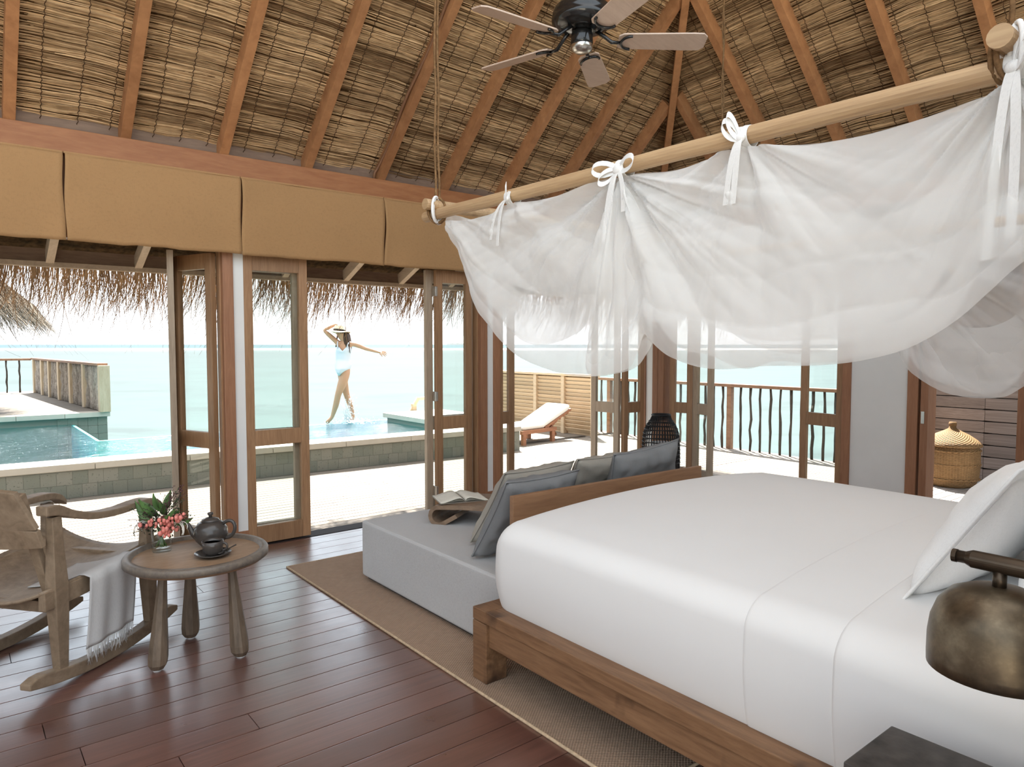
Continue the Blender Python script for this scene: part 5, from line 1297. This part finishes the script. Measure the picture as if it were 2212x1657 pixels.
MB().sphere((-0.03, -0.013, -0.003), 0.010, 8, 6, (1.5, 1, 0.35)).build('bowl', MT['ceramic'], so, smooth=True)
# vase with flowers
vz = on_table(350, 1190)
def mat_vase(): return glass_pane('clear_vase_glass')
va_ = thing('glass_vase', 'small clear glass tumbler vase on the side table', 'vase', vz)
MB().lathe([(0.0, 0.0), (0.042, 0.0), (0.045, 0.006), (0.0455, 0.12), (0.0425, 0.12), (0.042, 0.022), (0.03, 0.018), (0.0, 0.018)], 36).build('tumbler', mat_vase(), va_, smooth=True)
bq = thing('flower_bouquet', 'bouquet of coral berries and green leaves in the glass vase', 'bouquet', vz + Vector((0, 0, 0.02)))
rq = random.Random(17)
SR, SF, SUv = RT.copy(), Vector((math.sin(YAW), math.cos(YAW), 0)), Vector((0, 0, 1))
def bqp(dx, dz, dd=0.0): return RT * dx + SF * dd + SUv * dz        # picture right, up, away
for k in range(15):
    a = rq.uniform(0, 2 * PI); r = rq.uniform(0.01, 0.03); a2 = a + 2.5
    MB().tube([(r * math.cos(a), r * math.sin(a), 0.004), (0.2 * r * math.cos(a2), 0.2 * r * math.sin(a2), 0.06), (0.034 * math.cos(a2), 0.034 * math.sin(a2), 0.13)], [0.002, 0.002, 0.0018], 5).build('stem', MT['green'], bq, smooth=True)
def leaf_mesh(L, W, curl):
    return MB().grid(8, 4, lambda u, v: Vector((L * u, W * (v - 0.5) * math.sin(PI * min(0.999, u ** 0.75)) , -curl * u * u + 0.25 * W * abs(v - 0.5) * 2)))
leaves = [(-0.04, 0.155, -0.14, 0.235, 0.09, .04), (-0.02, 0.17, -0.095, 0.26, 0.10, .045), (0.0, 0.19, 0.045, 0.30, 0.12, .035), (0.02, 0.17, 0.105, 0.215, 0.08, .03), (-0.05, 0.13, -0.125, 0.16, 0.08, .03),
          (0.03, 0.15, 0.09, 0.20, 0.08, .03), (0.07, 0.13, 0.15, 0.155, 0.09, .028), (0.0, 0.20, -0.03, 0.29, 0.09, .03), (0.01, 0.13, 0.05, 0.10, 0.08, .04), (-0.02, 0.14, 0.06, 0.18, 0.09, .045), (0.02, 0.17, 0.0, 0.25, .08, .035), (-0.01, 0.12, 0.09, 0.165, .09, .035)]
for k, (x0, z0, x1, z1, L, W) in enumerate(leaves):
    p, q = bqp(x0, z0 - 0.02, rq.uniform(-.03, .03)), bqp(x1, z1 - 0.02, rq.uniform(-.05, .03)); d = (q - p); L = d.length
    o = leaf_mesh(L, W * 1.15, 0.02).build('leaf', MT['green'], bq, smooth=True, fixn=False)
    X = d.normalized(); Y = X.cross(Vector((rq.uniform(-.4, .4), -0.8, 0.5))).normalized(); Z = X.cross(Y)
    o.matrix_local = Matrix.Translation(p) @ Matrix((X, Y, Z)).transposed().to_4x4()
for k in range(85):
    cl_ = rq.choice([(-0.035, 0.13, .03), (0.05, 0.125, .032), (0.03, 0.115, .03), (0.085, 0.145, .022), (0.045, 0.09, .02), (0.03, 0.075, .014)])
    c = bqp(rq.gauss(cl_[0], cl_[2] * .6), rq.gauss(cl_[1], cl_[2] * .55), rq.uniform(-0.055, 0.02))
    MB().sphere(c, rq.uniform(0.0065, 0.011), 7, 6, (1, 1, 1.25)).build('berry', MT['pink'], bq, smooth=True)
for k in range(40):
    base = bqp(rq.uniform(-0.03, 0.03), 0.12, rq.uniform(-.02, .03)); e = rq.choice([(-0.10, 0.19), (0.09, 0.27), (0.10, 0.25), (0.13, 0.175), (-0.085, 0.14), (-0.06, 0.11), (0.05, 0.2), (-0.09, 0.10)])
    q = bqp(e[0] + rq.gauss(0, .02), e[1] + rq.gauss(0, .02), rq.uniform(-.06, .05))
    sp2 = MB().tube([base, base.lerp(q, 0.6) + Vector((0, 0, 0.01)), q], 0.0012, 4)
    for j in range(9): c = base.lerp(q, rq.uniform(0.55, 1.05)) + Vector((rq.gauss(0, .009), rq.gauss(0, .009), rq.gauss(0, .009))); sp2.sphere(c, rq.uniform(0.002, 0.0036), 5, 4)
    sp2.build('sprig', MT['dgreen'] if k % 2 else MT['plum'], bq, smooth=True)
fo = MB()
for k in range(260):
    c = bqp(rq.gauss(0.0, 0.05), rq.gauss(0.125, 0.035), rq.uniform(-.03, .05)); d = Vector((rq.gauss(0, 1), rq.gauss(0, 1), rq.gauss(0, .7))).normalized() * 0.022
    n2 = d.cross(Vector((0.3, 0.2, 1))).normalized() * 0.006; fo.add([c, c + d * .5 + n2, c + d, c + d * .5 - n2], [(0, 1, 2, 3)])
tag(fo.build('filler_foliage', MT['dgreen'], bq, fixn=False), kind='stuff')
for k in range(9):
    s = -1 if k < 4 else 1; b0 = bqp(s * 0.05, 0.115, rq.uniform(-.03, .02)); e = bqp(s * (0.10 + rq.uniform(0, .03)), 0.065 + rq.uniform(0, .03), rq.uniform(-.04, .02))
    MB().tube(curve_pts([b0, b0 + bqp(s * 0.05, 0.03), e + bqp(s * .015, .03), e], 8), 0.0022, 5).build('pale_loop', MT['palebud'], bq, smooth=True)

# ================================================================== ROCKING CHAIR (local x forward, y to its left)
CR = math.radians(39)
ch = thing('rocking_chair', 'weathered wooden rocking chair with curved arms and slung seat', 'chair', (0.565, 3.79, 0), CR)
HW = 0.60     # distance between the side frames
def rocker_z(x): return 0.0035 + 0.30 * (x + 0.02) ** 2
for s, yy in (('near', 0.0), ('far', HW)):
    n = 22; mb = MB(); vs = []
    for i in range(n + 1):
        x = -0.455 + 0.91 * i / n; zb0 = rocker_z(x); tap = min(1, (i + 0.6) / 2.0, (n - i + 0.6) / 2.0)
        zt0 = zb0 + 0.012 + 0.046 * tap
        vs += [(x, yy - 0.027, zb0), (x, yy + 0.027, zb0), (x, yy + 0.027, zt0), (x, yy - 0.027, zt0)]
    fs = [(4 * i + k, 4 * i + (k + 1) % 4, 4 * i + 4 + (k + 1) % 4, 4 * i + 4 + k) for i in range(n) for k in range(4)] + [(3, 2, 1, 0), (4 * n, 4 * n + 1, 4 * n + 2, 4 * n + 3)]
    mb.add(vs, fs).build('rocker', MT['chair'], ch, bevel=0.006)
    # rear and front posts, broadest at seat height
    for (xb_, xt_, zt_) in ((-0.275, -0.285, 0.755), (0.275, 0.265, 0.665)):
        zb0 = rocker_z(xb_) + 0.05; prof = [(0.0, 0.024), (0.35, 0.033), (0.55, 0.036), (0.8, 0.027), (1.0, 0.024)]; vs = []
        for t, r in prof:
            x = xb_ + (xt_ - xb_) * t; z = zb0 + (zt_ - zb0) * t
            vs += [(x - r, yy - r * .8, z), (x + r, yy - r * .8, z), (x + r, yy + r * .8, z), (x - r, yy + r * .8, z)]
        m = len(prof)
        MB().add(vs, [(4 * i + k, 4 * i + (k + 1) % 4, 4 * i + 4 + (k + 1) % 4, 4 * i + 4 + k) for i in range(m - 1) for k in range(4)] + [(3, 2, 1, 0), (4 * m - 4, 4 * m - 3, 4 * m - 2, 4 * m - 1)]).build('post', MT['chair'], ch, bevel=0.004)
    # arm: sweeps down from the rear post, rises and curls over at the front
    ac = [(-0.345, 0.790, .026), (-0.28, 0.782, .030), (-0.20, 0.746, .024), (-0.08, 0.712, .021), (0.06, 0.700, .020), (0.18, 0.704, .021), (0.26, 0.702, .022), (0.32, 0.684, .022), (0.352, 0.652, .017)]
    mb = MB(); vs = []; n = 32
    for i in range(n + 1):
        t = i / n; x = -0.345 + 0.697 * t
        zc = smooth_interp([(a, b) for a, b, c in ac], x); h_ = smooth_interp([(a, c) for a, b, c in ac], x); w_ = 0.030 + 0.012 * t
        vs += [(x, yy - w_, zc - h_ * .8), (x, yy + w_, zc - h_ * .8), (x, yy + w_, zc + h_ * .8), (x, yy - w_, zc + h_ * .8)]
    MB().add(vs, [(4 * i + k, 4 * i + (k + 1) % 4, 4 * i + 4 + (k + 1) % 4, 4 * i + 4 + k) for i in range(n) for k in range(4)] + [(3, 2, 1, 0), (4 * n, 4 * n + 1, 4 * n + 2, 4 * n + 3)]).build('arm', MT['chair'], ch, bevel=0.006)
# slung seat: a sheet that dips between the side rails
def seat_pt(u, v, dz=0.0):
    x = -0.36 + 0.72 * u; y = -0.012 + (HW + 0.024) * v
    z = 0.425 + 0.085 * u ** 1.3 - 0.075 * math.sin(PI * v) ** 0.8 + 0.02 * (1 - u) ** 2
    return Vector((x, y, z + dz))
MB().grid(24, 20, seat_pt).build('seat', MT['chair'], ch, smooth=True, solid=0.014)
for yy in (0.0, HW):
    mb = MB(); vs = []; n = 12
    for i in range(n + 1):
        u = i / n; p = seat_pt(u, 0 if yy == 0 else 1); vs += [(p.x, yy - .018, p.z - 0.085), (p.x, yy + .018, p.z - 0.085), (p.x, yy + .018, p.z - 0.004), (p.x, yy - .018, p.z - 0.004)]
    MB().add(vs, [(4 * i + k, 4 * i + (k + 1) % 4, 4 * i + 4 + (k + 1) % 4, 4 * i + 4 + k) for i in range(n) for k in range(4)] + [(3, 2, 1, 0), (4 * n, 4 * n + 1, 4 * n + 2, 4 * n + 3)]).build('seat_rail', MT['chair'], ch, bevel=0.004)
for xx, zz in ((-0.28, 0.36), (0.26, 0.42)): MB().minmax((xx - .02, 0, zz - .03), (xx + .02, HW, zz + .02)).build('cross_rail', MT['chair'], ch, bevel=0.004)
# back: two uprights, a broad lower board and a shaped top board
for yy in (0.07, HW - 0.07): MB().bar((-0.245, yy, 0.38), (-0.385, yy, 0.87), 0.045, 0.03, (1, 0, 0)).build('back_upright', MT['chair'], ch, bevel=0.004)
def back_board(t0, t1, w0, w1, y0=0.0):
    P0, P1 = Vector((-0.270, HW / 2, 0.40)), Vector((-0.430, HW / 2, 0.96)); nrm = Vector((0.91, 0, 0.41)).normalized()
    mb = MB(); vs = []; n = 14
    for i in range(n + 1):
        s = 2 * i / n - 1
        for t, w in ((t0, w0), (t1, w1)):
            c = P0.lerp(P1, t) + Vector((0, s * w, 0)) - nrm * 0.03 * (1 - s * s)
            if t == t1: c = c + (P1 - P0).normalized() * 0.03 * (1 - s * s)
            vs += [c + nrm * .011, c - nrm * .011]
    fs = []
    for i in range(n):
        a, b = 4 * i, 4 * i + 4
        fs += [(a, a + 2, b + 2, b), (a + 1, b + 1, b + 3, a + 3), (a, b, b + 1, a + 1), (a + 2, a + 3, b + 3, b + 2)]
    fs += [(0, 1, 3, 2), (4 * n, 4 * n + 2, 4 * n + 3, 4 * n + 1)]
    return mb.add(vs, fs)
back_board(0.42, 0.555, 0.30, 0.295).build('back_board', MT['chair'], ch, bevel=0.003)
back_board(0.57, 0.86, 0.295, 0.24).build('back_board', MT['chair'], ch, bevel=0.003)
# white throw over the near side of the seat, with its fringe
tw = thing('throw_blanket', 'white fringed throw hanging over the side of the rocking chair', 'blanket', (0.565, 3.79, 0.0), CR)
def throw(u, v):
    x = -0.185 + 0.28 * u + 0.02 * math.sin(v * 3)
    s = v * 0.60
    p0 = seat_pt((x + 0.36) / 0.72, 0.0)
    if s < 0.27: q = seat_pt((x + 0.36) / 0.72, (0.27 - s) / (HW + .024) , 0.013); P = q
    else:
        d = s - 0.27; P = Vector((x - 0.05 * d, -0.047 - 0.02 * min(1, d / .05) , p0.z + 0.014 - d))
        if d < 0.03: P.y = -0.012 - (0.055) * (d / 0.03); P.z = p0.z + 0.014 - d * 0.4
    P += Vector((0, 0.006 * math.sin(u * 15 + 1) * (v > .45) * v, 0.002 * nz(u * 5, v * 5)))
    return P
two = MB().grid(26, 34, throw).build('cloth', MT['throw'], tw, smooth=True, solid=0.004)
rt_ = random.Random(5); fr_ = MB()
for k in range(46):
    u = (k + 0.5) / 46; p = throw(u, 1.0); L = rt_.uniform(0.05, 0.085)
    fr_.tube([p, p + Vector((rt_.gauss(0, .004), rt_.gauss(0, .003), -L * .5)), p + Vector((rt_.gauss(0, .009), rt_.gauss(0, .006), -L))], [0.003, 0.0022, 0.001], 5)
tag(fr_.build('fringe', MT['throw'], tw, smooth=True), kind='stuff')
print('objects', len(bpy.data.objects))
